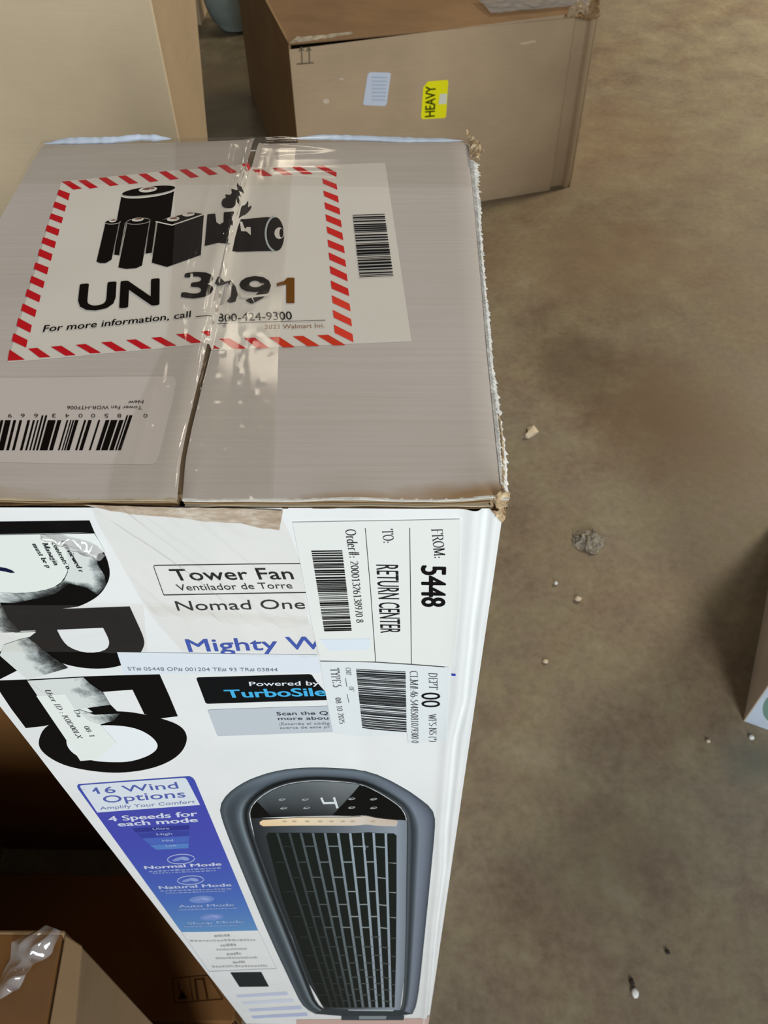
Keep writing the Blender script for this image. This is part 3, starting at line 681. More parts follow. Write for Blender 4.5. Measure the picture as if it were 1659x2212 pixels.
it = [('s', 'I reviewed r', z5((440, 345))[0], z5((575, 575))[0], z5((478, 345))[0], BL, 1.5), ('s', 'contents o', z5((372, 362))[0], z5((482, 552))[0], z5((410, 360))[0], BL, 1.5),
      ('s', 'Managin', z5((305, 365))[0], z5((395, 525))[0], z5((345, 365))[0], BL, 1.5), ('s', 'must be p', z5((233, 370))[0], z5((340, 545))[0], z5((270, 368))[0], BL, 1.5),
      ('s', 'User ID : K0D00LX', z5((318, 1418))[0], z5((560, 1768))[0], z5((362, 1418))[0], (70, 76, 76), 1.0), ('s', 'Da     08-1', z5((528, 1562))[0], z5((650, 1760))[0], z5((566, 1560))[0], (90, 96, 96), 1.)]
it.append(('p', z5((-5, 535), (50, 545), (90, 560), (110, 576), (80, 577), (40, 568), (-5, 560)), (24, 26, 60)))
decal('lettering', FRONT, it[:4] + it[6:], stk, 7)
decal('lettering', FRONT, it[4:6], stk2, 7)
sheet('curled_tape', FRONT, [zd(p)[0] for p in ((600, 180), (900, 330), (1180, 440), (1400, 490))], [zd(p)[0] for p in ((680, 140), (950, 210), (1330, 310), (1530, 455))], 14, 40,
      lambda s, t, u, v: .0012 + .0022 * math.sin(s * 3.1) + .0012 * ridge(u * 260, v * 260, 2), box, 'film')

z6 = Z(240, 1060, 3.456)
it = [('p', q, K) for q in stroke(z6(*([(1450, 541), (345, 555)] + smooth([(345, 555), (318, 556), (324, 580)], 2) + [(390, 765)] + smooth([(390, 765), (396, 776), (415, 775)], 2) + [(1490, 757)])), 1.6)]
it += [('t', 'Tower Fan', (377, 1253), (636, 1250), (364, 1229), K, .008), ('t', 'Ventilador de Torre', (386, 1275), (633, 1270), (379, 1262), (44, 44, 46), 0.), ('t', 'Nomad One', (384, 1318), (660, 1314), (377, 1298), (44, 42, 44), -.006)]
decal('title_lettering', FRONT, it, box, 2)
decal('slogan_lettering', FRONT, [('t', 'Mighty W', (408, 1407), (699, 1401), (399, 1381), (62, 88, 178), .014)], box, 2)
rs = decal('receipt_slip', FRONT, [('p', z6((45, 1200), (700, 1210), (1540, 1222), (1575, 1355), (800, 1358), (98, 1366)), (220, 228, 236))], box, 3, 'paper', 'narrow white receipt slip')
decal('lettering', FRONT, [('t', 'ST# 05448 OP# 001204 TE# 93 TR# 03844', z6((130, 1335))[0], z6((1245, 1343))[0], z6((122, 1310))[0], (112, 118, 124), .0)], rs, 4)
rb = [z6(p)[0] for p in ((650, 1392), (1480, 1368), (1500, 1374), (1530, 1420), (1600, 1500), (1620, 1560), (720, 1588), (705, 1580), (637, 1400))]
bd = decal('slogan_badge', FRONT, [('p', rb, (18, 20, 22))], box, 2, 'ink', 'black badge with light blue lettering')
decal('lettering', FRONT, [('t', 'Powered by', z6((1035, 1453))[0], z6((1555, 1447))[0], z6((1028, 1422))[0], (226, 232, 238), .012), ('t', 'TurboSile', z6((862, 1541))[0], z6((1612, 1526))[0], z6((838, 1483))[0], (70, 176, 226), .03)], bd, 3)
sp_ = decal('scan_panel', FRONT, [('p', z6((735, 1632), (1660, 1603), (1680, 1798), (800, 1830), (790, 1820), (722, 1640)), (190, 198, 205))], box, 2, 'ink', 'grey panel with small text')
decal('lettering', FRONT, [('t', 'Scan the Q', z6((1238, 1673))[0], z6((1622, 1667))[0], z6((1232, 1648))[0], (52, 58, 62), .01), ('t', 'more abou', z6((1248, 1708))[0], z6((1624, 1703))[0], z6((1242, 1686))[0], (52, 58, 62), .01),
      ('t', '¡Escanéa el códig', z6((1258, 1746))[0], z6((1632, 1741))[0], z6((1254, 1728))[0], (120, 128, 132), 0), ('t', 'acerca de este pr', z6((1262, 1774))[0], z6((1636, 1768))[0], z6((1258, 1756))[0], (120, 128, 132), 0)], sp_, 3)

# shipping label and claim label
z8 = Z(620, 1080, 3.318)
LP = (228, 232, 228)
sl = decal('shipping_label', FRONT, [('p', z8((40, 152), (1243, 130), (1236, 700), (1190, 1195), (880, 1165), (640, 1150), (235, 1143), (190, 940)), LP)], box, 5, 'paper', 'white return shipping label, its text running downwards')
IN = (34, 32, 34)
it = [('s', 'FROM:', z8((1035, 198))[0], z8((1058, 412))[0], z8((1115, 195))[0], IN, 1.), ('t', '5448', z8((965, 458))[0], z8((968, 755))[0], z8((1137, 460))[0], (20, 18, 20), .03),
      ('s', 'TO:', z8((682, 200))[0], z8((692, 302))[0], z8((760, 197))[0], IN, 1.), ('t', 'RETURN CENTER', z8((640, 453))[0], z8((672, 942))[0], z8((797, 455))[0], IN, -.004),
      ('s', 'Order#:', z8((417, 200))[0], z8((450, 408))[0], z8((493, 198))[0], IN, 1.), ('s', '20001326138970 8', z8((453, 428))[0], z8((498, 872))[0], z8((510, 425))[0], IN, .9)]
it += [('p', q, IN) for q in stroke(z8((562, 192), (600, 640), (636, 1150)), 1.3) + stroke(z8((880, 190), (892, 1165)), 1.3)]
decal('lettering', FRONT, it, sl, 7)
decal('bar_code', FRONT, bars(z8((175, 353), (397, 350), (465, 925), (268, 930)), 11, 44), sl, 7)
c2 = decal('claim_label', FRONT, [('p', z8((235, 1147), (640, 1153), (880, 1168), (1165, 1193), (1140, 1730), (870, 1740), (860, 1660), (520, 1690), (330, 1665)), (222, 229, 231))], box, 4, 'paper', 'lower white claim label with a wide bar code')
IN2 = (64, 66, 70)
it = [('s', 'DEPT', z8((1013, 1230))[0], z8((1020, 1348))[0], z8((1078, 1233))[0], IN2, .9), ('t', '00', z8((963, 1373))[0], z8((965, 1477))[0], z8((1098, 1373))[0], (24, 26, 28), .0),
      ('s', 'WFS-NS (*)', z8((1015, 1528))[0], z8((1022, 1728))[0], z8((1070, 1528))[0], IN2, .8), ('s', 'CLM#:46-54485081079300 0', z8((880, 1216))[0], z8((893, 1735))[0], z8((938, 1218))[0], IN2, .8),
      ('s', 'CNT', z8((420, 1193))[0], z8((426, 1247))[0], z8((457, 1195))[0], IN2, .8), ('s', 'OF', z8((444, 1330))[0], z8((448, 1363))[0], z8((480, 1330))[0], IN2, .8),
      ('s', 'TYPE 5', z8((310, 1198))[0], z8((332, 1336))[0], z8((374, 1197))[0], IN2, .9), ('s', '08-10-2025', z8((345, 1410))[0], z8((378, 1598))[0], z8((386, 1408))[0], IN2, .8)]
it += [('p', q, IN2) for q in stroke(z8((420, 1268), (430, 1330)), 1.2) + stroke(z8((432, 1385), (444, 1442)), 1.2) + stroke(z8((240, 1146), (480, 1148), (640, 1154), (890, 1170), (1130, 1188)), 1.)]
decal('lettering', FRONT, it, c2, 6)
decal('bar_code', FRONT, bars(z8((495, 1203), (850, 1222), (858, 1655), (540, 1625)), 21, 40, (36, 38, 40)), c2, 6)
decal('ink_mark', FRONT, [('p', z8((1178, 1243), (1209, 1245), (1208, 1259), (1179, 1257)), (60, 74, 190))], box, 2)
decal('faded_print', FRONT, [('p', z8((235, 990), (600, 985), (590, 1060), (300, 1075)), (218, 228, 238))], sl, 6)

# print too small to read in the photograph: rows of short dashes
def tiny_print(z, a, b, c, col, n=22):
    r = random.Random(int(a[0] + a[1])); out = []; dx, dy = c[0] - a[0], c[1] - a[1]; x = 0.
    while x < 1:
        w = (.5 + r.random()) / n; e = min(1, x + w); p, q = lerp(a, b, x), lerp(a, b, e); h = .7 + .5 * r.random()
        out.append(('p', z(p, q, (q[0] + dx * h, q[1] + dy * h), (p[0] + dx * h, p[1] + dy * h)), col)); x = e + .35 / n
    return out
# feature column
z9 = Z(120, 1640, 3.318)
TLc, TRc, BRc, BLc = (138, 180), (985, 118), (1452, 1226), (903, 1238)
def fp(s, t): return lerp(lerp(TLc, TRc, s), lerp(BLc, BRc, s), t)
it = []
ramp_c = [(0, (66, 82, 172)), (.25, (72, 74, 170)), (.55, (70, 84, 176)), (.8, (76, 110, 182)), (1, (96, 142, 190))]
def rc(t):
    for (a, ca), (b, cb) in zip(ramp_c, ramp_c[1:]):
        if t <= b: return lerp(ca, cb, (t - a) / (b - a))
    return ramp_c[-1][1]
ts = [0, .012, .03, .2, .35, .5, .65, .8, .9, 1]
for i, (a, b) in enumerate(zip(ts, ts[1:])):
    ia = .03 if a == 0 else (.008 if a < .02 else 0)
    ib = .008 if b < .02 else 0
    it.append(('p', z9(fp(ia, a), fp(1 - ia, a), fp(1 - ib, b), fp(ib, b)), [rc(a), rc(a), rc(b), rc(b)]))
ft = decal('feature_panel', FRONT, it, box, 1, 'ink', 'blue printed feature column')
it = [('p', z9(*([(300, 380), (185, 210)] + smooth([(185, 210), (172, 186), (205, 182)], 2) + [(900, 132)] + smooth([(900, 132), (930, 130), (945, 150)], 2) + [(1036, 325)])), (214, 222, 230)),
      ('p', z9((535, 490), (968, 462), (955, 640), (730, 650)), (70, 84, 172)), ('p', z9((548, 494), (962, 468), (961, 502), (575, 522)), (52, 56, 140)), ('p', z9((578, 527), (960, 508), (958, 545), (620, 562)), (60, 70, 156)),
      ('p', z9((625, 567), (957, 550), (955, 594), (672, 606)), (76, 104, 186)), ('p', z9((677, 612), (955, 600), (952, 635), (722, 646)), (86, 128, 196))]
LT = (176, 190, 224)
for cx, cy, rx, ry in ((900, 713, 97, 34), (968, 864, 94, 31), (1048, 1003, 90, 27), (1120, 1130, 84, 24)):
    it += [('p', q, LT) for q in stroke(z9(*ell(cx, cy, rx, ry, -3, 0, 360)) , 1.6)] if cy < 900 else [('p', z9(*ell(cx, cy, rx, ry, -3)), (112, 138, 198))]
    it += [('p', z9(*ell(cx - 20, cy, rx * .45, ry * .35, -14)), (128, 148, 204)), ('p', z9(*ell(cx + 25, cy - 4, rx * .35, ry * .4, 10)), (140, 158, 210))]
decal('panel_inset', FRONT, it[:1], ft, 2)
decal('speed_scale', FRONT, it[1:6], ft, 2)
n_ = 6
for k in range(4):
    m_ = n_ + (len(stroke(ell(0, 0, 1, 1, 0, 0, 360), 1)) if k < 2 else 1) + 2
    decal('mode_icon', FRONT, it[n_:m_], ft, 2); n_ = m_
IB = (84, 98, 172); WT = (206, 212, 234)
def tx(s, a, b, c, col, w=.0): return ('t', s, z9(a)[0], z9(b)[0], z9(c)[0], col, w)
it = [('p', z9((264, 224), (288, 200), (302, 198), (302, 212), (272, 232)), IB), tx('16 Wind', (303, 245), (885, 205), (278, 202), IB, .008), tx('Options', (352, 310), (935, 268), (330, 262), IB, .008), tx('Amplify Your Comfort', (322, 360), (1002, 311), (315, 338), (104, 116, 166), 0),
      tx('4 Speeds for', (385, 442), (1022, 402), (370, 408), WT, .03), tx('each mode', (452, 478), (1024, 445), (436, 446), WT, .03),
      tx('Ultra', (700, 504), (818, 498), (694, 490), LT), tx('High', (728, 543), (838, 537), (722, 528), LT), tx('Mid', (770, 588), (845, 583), (764, 574), LT), tx('Low', (795, 624), (872, 619), (789, 610), LT),
      tx('Normal Mode', (642, 784), (1192, 757), (632, 763), WT, .03), tx('Natural Mode', (745, 927), (1264, 906), (735, 907), (184, 196, 226), .03), tx('Auto Mode', (885, 1060), (1282, 1048), (876, 1042), (160, 180, 218), .02), tx('Sleep Mode', (950, 1180), (1352, 1168), (941, 1163), (150, 174, 214), .02)]
for (a, b, c) in (((672, 806), (1185, 780), (668, 796)), ((700, 818), (1150, 798), (696, 810)), ((755, 945), (1265, 928), (750, 936)), ((790, 960), (1220, 944), (786, 952)), ((880, 1080), (1300, 1066), (876, 1072)), ((925, 1200), (1330, 1188), (921, 1193))):
    it += tiny_print(z9, a, b, c, (140, 156, 206))
decal('lettering', FRONT, it, ft, 3)
it = []
for i, (y, x0, x1) in enumerate(((1262, 1135, 1255), (1295, 960, 1435), (1330, 1180, 1300), (1358, 1150, 1375), (1392, 1225, 1330), (1420, 1145, 1450), (1452, 1270, 1360), (1480, 1120, 1520))):
    it += tiny_print(z9, (x0 + 6, y + 12), (x1, y + 6), (x0, y - 3 if i % 2 == 0 else y), (176, 177, 177) if i % 2 else (158, 158, 158), 8 if i % 2 == 0 else 26)
it += [('p', q, (196, 200, 202)) for q in stroke(z9((1452, 1226), (1585, 1500), (1100, 1520), (903, 1238)), 1.2)]
it.append(('p', z9((1252, 1527), (1475, 1524), (1530, 1628), (1318, 1630)), (38, 44, 46)))
decal('spec_lettering', FRONT, it, box, 2)
it = []
for (y, x0, x1, c) in ((1690, 1290, 1659, (190, 198, 220)), (1740, 1330, 1700, (204, 212, 226)), (1790, 1380, 1760, (186, 194, 218)), (1840, 1400, 1800, (176, 186, 214))):
    it.append(('p', z9((x0, y), (x1, y - 25), (x1 + 10, y), (x0 + 20, y + 18)), c))
decal('footer_band', FRONT, it, box, 1)

# printed picture of the fan
zq = Z(440, 1620, 2.8603)
outer = [(690, 1630), (640, 1605), (600, 1565), (540, 1440), (400, 1140), (250, 780), (130, 480), (97, 370), (105, 330), (150, 265), (250, 195), (400, 138), (550, 112), (700, 106), (850, 112), (975, 122), (1100, 160), (1250, 240), (1350, 310), (1410, 360), (1430, 410), (1430, 480), (1400, 800), (1370, 1100), (1335, 1450), (1312, 1590), (1290, 1630)]
inner = [(745, 1600), (715, 1580), (690, 1545), (650, 1440), (545, 1150), (420, 840), (320, 560), (285, 430), (282, 380), (305, 325), (390, 255), (500, 210), (600, 192), (700, 184), (850, 192), (965, 207), (1060, 245), (1150, 300), (1220, 350), (1250, 400), (1256, 430), (1256, 520), (1252, 800), (1248, 1100), (1240, 1400), (1228, 1560), (1215, 1605)]
NN = 90
Oo, Ii = resample(smooth(outer, 1), NN), resample(smooth(inner, 1), NN)
prof_l = [(0, (58, 66, 72)), (.12, (84, 94, 100)), (.3, (60, 68, 74)), (.5, (66, 74, 80)), (.62, (100, 112, 120)), (.70, (130, 142, 150)), (.76, (60, 66, 70)), (.86, (26, 30, 32)), (.95, (50, 56, 60)), (1, (80, 88, 94))]
prof_t = [(0, (70, 78, 84)), (.2, (108, 120, 130)), (.5, (92, 102, 112)), (.65, (70, 78, 86)), (.75, (26, 30, 32)), (.9, (20, 22, 24)), (1, (96, 104, 110))]
prof_r = [(0, (66, 72, 80)), (.15, (92, 100, 112)), (.35, (112, 120, 134)), (.55, (120, 130, 142)), (.68, (72, 80, 88)), (.8, (48, 54, 58)), (.92, (84, 92, 98)), (1, (44, 48, 52))]
def pv(p, t):
    for (a, ca), (b, cb) in zip(p, p[1:]):
        if t <= b: return lerp(ca, cb, (t - a) / (b - a))
    return p[-1][1]
def side_w(i):
    x, y = Oo[i]
    if y < 420: return (0, 1, 0) if 350 < x < 1000 else ((1 - (x - 97) / 253, (x - 97) / 253, 0) if x <= 350 else (0, max(0, 1 - (x - 1000) / 350), min(1, (x - 1000) / 350)))
    return (1, 0, 0) if x < 800 else (0, 0, 1)
def bc(i, t):
    a, b, c = side_w(i); q = [pv(p, t) for p in (prof_l, prof_t, prof_r)]
    return tuple(a * q[0][k] + b * q[1][k] + c * q[2][k] for k in range(3))
it = []
LV = [0, .08, .15, .25, .35, .45, .55, .62, .68, .74, .8, .86, .92, 1]
for i in range(NN - 1):
    for a, b in zip(LV, LV[1:]):
        it.append(('p', zq(lerp(Oo[i], Ii[i], a), lerp(Oo[i + 1], Ii[i + 1], a), lerp(Oo[i + 1], Ii[i + 1], b), lerp(Oo[i], Ii[i], b)), [bc(i, a), bc(i + 1, a), bc(i + 1, b), bc(i, b)]))
it.append(('p', zq((690, 1630), (745, 1598), (1215, 1603), (1290, 1630), (1200, 1642), (850, 1642)), (52, 60, 64)))
fan = decal('fan_picture', FRONT, it, box, 2, 'ink', 'printed picture of a dark grey tower fan')
# face of the fan: left dark, right pale metal
it = []
L_ = [(290, 418), (320, 560), (420, 840), (545, 1150), (650, 1440), (745, 1600)]; R_ = [(1254, 430), (1256, 520), (1252, 800), (1248, 1100), (1240, 1400), (1215, 1605)]
for (a, b, c, d) in zip(L_, L_[1:], R_, R_[1:]):
    for s0, s1, c0, c1 in ((0, .12, (40, 44, 46), (58, 64, 68)), (.12, .5, (58, 64, 68), (92, 100, 108)), (.5, .93, (92, 100, 108), (140, 150, 162)), (.93, 1, (140, 150, 162), (120, 130, 140))):
        it.append(('p', zq(lerp(a, c, s0), lerp(a, c, s1), lerp(b, d, s1), lerp(b, d, s0)), [c0, c1, c1, c0]))
decal('fan_face', FRONT, it, fan, 3)
arc = smooth([(290, 418), (287, 380), (310, 330), (390, 262), (500, 215), (600, 197), (700, 189), (850, 197), (965, 210), (1060, 250), (1150, 305), (1215, 352), (1245, 400), (1250, 432)], 1)
it = [('p', zq(*arc, (980, 400), (790, 402)), (14, 15, 15))]
decal('control_panel', FRONT, it, fan, 3.5)
arc2 = [p for p in arc if p[0] < 966 and p[1] < 330]
gl_ = [lerp((70, 78, 82), (116, 122, 124), min(1, max(0, (p[0] - 300) / 500))) for p in arc2]
it = [('p', zq(*arc2, (968, 208), (792, 402), (420, 408)), gl_ + [(112, 118, 120), (48, 52, 54), (22, 24, 25)])]
LW = (214, 222, 224)
it2 = []
for (cx, cy) in ((485, 300), (628, 300), (915, 296), (1050, 298), (495, 354), (636, 352), (915, 350), (1050, 352)): it2 += [('p', zq(*ell(cx, cy, 22, 7, -8)), (150, 156, 156)), ('p', zq(*ell(cx + 3, cy - 2, 12, 3, -8)), (60, 64, 64))]
it2 += [('p', q, LW) for q in stroke(zq((728, 292), (742, 322), (820, 320)), 4.4) + stroke(zq((806, 290), (826, 350)), 4.8)]
decal('panel_sheen', FRONT, it, fan, 4)
decal('display_symbol', FRONT, it2, fan, 5)
strip = zq(*([(365, 428), (1000, 400), (1190, 428), (1215, 440), (1195, 468), (1000, 458), (370, 465)] + ell(368, 446, 22, 19, 0, 90, 270, 8)))
decal('light_strip', FRONT, [('p', zq((365, 428), (600, 412), (990, 402), (990, 456), (600, 462), (368, 466), (348, 455), (346, 440)), [(236, 204, 160), (232, 214, 180), (206, 196, 182), (206, 196, 182), (230, 210, 176), (228, 196, 150), (230, 200, 156), (236, 206, 164)]), ('p', zq((990, 402), (1190, 428), (1200, 440), (1190, 466), (990, 456)), [(206, 196, 182), (196, 178, 160), (190, 180, 170), (196, 186, 176), (206, 196, 182)])]
      + [('p', zq(*ell(x, 436, 16, 6)), (188, 172, 146)) for x in (500, 560, 640, 720, 790, 860, 920, 1045)], fan, 5)
GT = [(388, 512), (420, 505), (1180, 512), (1192, 530)]
it = [('p', zq((400, 508), (1175, 512), (1192, 525), (1192, 900), (1188, 1300), (1180, 1588), (760, 1588), (725, 1560), (640, 1350), (480, 900), (386, 530)), (24, 30, 28))]
decal('grille_opening', FRONT, it, fan, 4)
it = []
tops = [455, 530, 600, 675, 750, 830, 905, 985, 1050, 1125]; bots = [792, 830, 868, 905, 940, 985, 1028, 1070, 1112, 1156]
for k, (a, b) in enumerate(zip(tops, bots)):
    c0 = lerp((62, 70, 72), (150, 164, 176), min(1, max(0, (k - 1) / 5))); c1 = lerp((40, 46, 44), (140, 152, 160), min(1, max(0, (k - 2) / 5)))
    m_ = (a + (b - a) * .5, 1045); w = 15
    for (p, q, ca, cb) in (((a, 507), m_, c0, lerp(c0, c1, .5)), (m_, (b, 1587), lerp(c0, c1, .5), c1)):
        it.append(('p', zq((p[0] - w / 2, p[1]), (p[0] + w / 2, p[1]), (q[0] + w / 2, q[1]), (q[0] - w / 2, q[1])), [ca, ca, cb, cb]))
def gx(k, y):
    if k < 0: return 388 + (735 - 388) * (y - 507) / 1080
    if k > 9: return 1192 - 12 * (y - 507) / 1080
    return tops[k] + (bots[k] - tops[k]) * (y - 507) / 1080
for r, y in enumerate((590, 688, 782, 870, 950, 1025, 1092, 1152, 1212, 1265, 1312, 1355, 1400, 1440, 1475, 1510, 1545)):
    for k in range(-1, 10):
        if (k + r) % 2: continue
        c = lerp((40, 48, 46), (138, 148, 150), min(1, max(0, (k - 0) / 5)) * (1 if y < 1100 else .35)); s = 1 if k > 1 else .8
        it.append(('p', zq((gx(k, y), y - 4 + (6 if k > 8 else 0)), (gx(k + 1, y), y - 4 + (8 if k > 7 else 0)), (gx(k + 1, y), y + 3 + (8 if k > 7 else 0)), (gx(k, y), y + 3)), c))
decal('grille_bar', FRONT, it, fan, 5)
decal('fan_foot', FRONT, [('p', zq((890, 1598), (1175, 1602), (1170, 1612), (895, 1608)), (176, 184, 188)), ('p', zq((850, 1640), (1240, 1640), (1235, 1668), (850, 1668)), (60, 68, 72)), ('p', zq((960, 1642), (1130, 1642), (1125, 1662), (960, 1662)), (130, 140, 144))], fan, 3)
# base line
decal('base_print', FRONT, [('p', [(640, 2202), (930, 2196), (926, 2216), (640, 2216)], (200, 170, 160))], box, 2.5)

# torn kraft strip under the tape, just below the lid
crumple('torn_paper_strip', FRONT, [(182, 1086), (390, 1092), (500, 1093), (612, 1098), (604, 1140), (560, 1136), (520, 1126), (440, 1122), (370, 1112), (300, 1108), (240, 1098)], .0003, .0009, 'fibre', box, 1, .003, 'torn brown paper strip under the tape')
# clear tape: along the seam, across the rear, down the front
def wr_top(s, t, u, v):
    e = min(s, 1 - s) * 8
    c = u - seam_x(v); k = .12 + .9 * gs(c + .012, .014)
    w = k * (max(0, ridge(u * 70 + v * 8, v * 7, 1) - .66) * .0024 + .0006 * max(0, noise.noise(Vector((u * 220 + v * 30, v * 22, 9))) - .1))
    w += .0005 * max(0, noise.noise(Vector((u * 260, v * 230, 4))) - .3)
    return .0011 + w * min(1, e) + .0010 * gs(c, .007) * (1 if v < .1 else .3)
sheet('clear_tape', TOP, [(381, 303), (378, 500), (366, 700), (354, 760), (300, 880), (250, 996), (232, 1086)], [(642, 302), (631, 400), (618, 560), (602, 760), (597, 940), (592, 1084)], 60, 130, wr_top, box, 'tape', 'clear packing tape along the lid seam')
def wr_x(s, t, u, v): return .0021 + max(0, ridge(u * 9, v * 60, 2) - .7) * .0010
sheet('clear_tape', TOP, [(95, 309), (70, 345), (40, 405)], [(1012, 300), (1016, 340), (1020, 414)], 70, 30, wr_x, box, 'tape', 'clear packing tape across the rear of the lid')
def wr_f(s, t, u, v):
    w = max(0, ridge(u * 85 + v * 55, v * 14, 6) - .45) * .0050 + .0006 * max(0, noise.noise(Vector((u * 300, v * 90, 9))))
    return .0014 + w * min(1, min(s, 1 - s) * 6 + .15)
sheet('clear_tape', FRONT, [(196, 1086), (215, 1130), (262, 1210), (312, 1298), (330, 1318)], [(596, 1088), (625, 1140), (650, 1210), (664, 1300), (668, 1345)], 56, 80, wr_f, box, 'tape_front', 'clear tape folded down over the front')
def wr_g(s, t, u, v): return .0017 + max(0, ridge(u * 90, v * 16, 8) - .3) * .0018
sheet('clear_tape', FRONT, [(312, 1296), (345, 1340), (398, 1400)], [(668, 1330), (676, 1350), (694, 1412)], 50, 30, wr_g, box, 'tape_front', 'lower end of the front tape')
def wr_l(s, t, u, v): return .0016 + max(0, ridge(u * 30, v * 60, 8) - .5) * .0012
sheet('clear_tape', FRONT, [(-20, 1300), (-20, 1400)], [(312, 1300), (320, 1402)], 50, 24, wr_l, box, 'tape_front', 'clear tape over the black letters')

# ---------------------------------------------------------------- the other cartons
def carton_face(P0, P1, up):           # face from a base edge and an up vector, normal towards the camera side
    U = (P1 - P0).normalized(); V = up.normalized(); Nn = U.cross(V)
    return Face(P0, U, V, Nn)

# carton with the yellow HEAVY sticker
B = on_z(1234, 405); A = on_z(1045, 436)
dirf = (A - B).normalized(); back = Vector((-dirf.y, dirf.x, 0)); back = back if back.y > 0 else -back
P_r = B; P_l = B + dirf * .757
Hh = .452; up = Vector((0, 0, 1)); dep = .85
hv = tag(empty('heavy_carton', (P_l + P_r) / 2 + back * dep / 2), 'closed brown carton behind, with a yellow HEAVY sticker and small white label', 'carton')
tl, tr = P_l + up * (Hh + .010), P_r + up * (Hh - .012)
fr_face = Face(P_l, (P_r - P_l), up, (P_r - P_l).cross(up), lambda u, v: -.016 * (1 / (1 + math.exp((abs(u - .717) - .019) / .0014))) - .012 * gs(u - .757, .006) - .004 * gs(v, .01))
grid_panel('front_panel', [i * .757 / 300 for i in range(301)], [(Hh - .002) * j / 24 for j in range(25)], fr_face, 'kraft', hv)
slab('side_panel', [P_l + back * .002, P_l + back * dep, P_l + back * dep + up * Hh, tl + back * .002], -dirf, .005, 'kraft_warm', hv)
slab('side_panel', [P_r + back * .004, P_r + back * dep, P_r + back * dep + up * Hh, tr + back * .004], dirf, .005, 'kraft', hv)
slab('back_panel', [P_l + back * dep, P_r + back * dep, P_r + back * dep + up * Hh, P_l + back * dep + up * Hh], -back, .005, 'kraft', hv)
o4 = -dirf * .010
slab('top_flap', [tl - up * .004, tr - up * .004, tr + back * (dep / 2 - .004) - up * .016, tl + back * (dep / 2 - .004) - up * .022], up, .005, 'kraft_lid', hv, .002)
slab('top_flap', [tl + back * (dep / 2 + .002) - up * .022, tr + back * (dep / 2 + .002) - up * .016, tr + back * dep - up * .004, tl + back * dep - up * .004], up, .005, 'kraft_lid', hv, .002)
tpf = Face(tl, (tr - tl), back, up)
def shp(name, u0, v0, u1, v1, hfun, mat, nx=60, ny=16, label=None):
    bm = bmesh.new(); rows = []
    for j in range(ny):
        rows.append([bm.verts.new(tpf.O.lerp(tpf.O + (tr - tl), (u0 + (u1 - u0) * i / (nx - 1)) / .757) + back * (v0 + (v1 - v0) * j / (ny - 1)) + up * hfun(u0 + (u1 - u0) * i / (nx - 1), v0 + (v1 - v0) * j / (ny - 1))) for i in range(nx)])
    for j in range(ny - 1):
        for i in range(nx - 1): bm.faces.new((rows[j][i], rows[j][i + 1], rows[j + 1][i + 1], rows[j + 1][i]))
    return link(name, bm, mat, hv, True, label)
shp('clear_tape', .50, .05, .757, .16, lambda u, v: .004 + .003 * max(0, ridge(u * 30, v * 60)), 'film', label='wrinkled clear tape on the lid')
crumple('crushed_corner', Face(tr, dirf, up, -back), [(1216, 32), (1225, 10), (1245, -4), (1262, 4), (1270, 22), (1258, 30), (1248, 20), (1236, 32)], .010, .012, 'kraft', hv, 5, .008)
crumple('crushed_corner', Face(tr, dirf, up, -back), [(1250, 35), (1262, 22), (1275, -8), (1292, -4), (1292, 34), (1275, 40)], .008, .006, 'kraft_warm', hv, 2, .008)
crumple('rim_fray', Face(tl, dirf, up, -back), [(622, 92), (640, 78), (700, 74), (760, 66), (760, 72), (700, 82), (640, 90)], .004, .003, 'kraft_pale', hv, 6, .008)
zh = Z(360, 0, 1.728)
wl = decal('paper_label', fr_face, [('p', zh((760, 268), (828, 270), (837, 275), (835, 284), (821, 387), (814, 395), (741, 392), (733, 388), (734, 379), (750, 276)), (200, 212, 228))], hv, 12, 'paper', 'small white label')
it = [('p', zh((765, 285 + k * 14), (822 - k, 286 + k * 14), (821 - k, 291 + k * 14), (764, 290 + k * 14)), (176, 188, 208)) for k in range(7)]
decal('lettering', fr_face, it, wl, 20)
yl = decal('heavy_sticker', fr_face, [('p', zh((975, 303), (1048, 297), (1051, 305), (1042, 436), (1035, 440), (955, 444), (949, 436), (957, 325)), (240, 236, 20))], hv, 12, 'paper', 'yellow HEAVY sticker')
decal('lettering', fr_face, [('t', 'HEAVY', zh((999, 434))[0], zh((1003, 318))[0], zh((964, 437))[0], (60, 66, 14), .03), ('p', zh((1020, 350), (1045, 348), (1043, 386), (1014, 388)), (220, 224, 210))], yl, 20)
it = [('p', zh((484, 236), (547, 231), (549, 236), (486, 241)), (104, 92, 72))]
for x in (503, 531): it += [('p', q, (104, 92, 72)) for q in stroke(zh((x + 2, 234), (x, 180)), 2.6)] + [('p', zh((x - 12, 192), (x - 1, 172), (x + 11, 190), (x + 4, 187), (x, 180), (x - 5, 190)), (104, 92, 72))]
decal('this_way_up_mark', fr_face, it, hv, 12)
it = [('p', zh(*ell(595, 377, 12, 9)), (206, 190, 172)), ('p', zh(*ell(652, 294, 9, 5)), (196, 180, 160)), ('p', zh((1310, 160), (1375, 148), (1380, 156), (1330, 168)), (200, 180, 150))]
for t_ in it: decal('scuff_mark', fr_face, [t_], hv, 10)

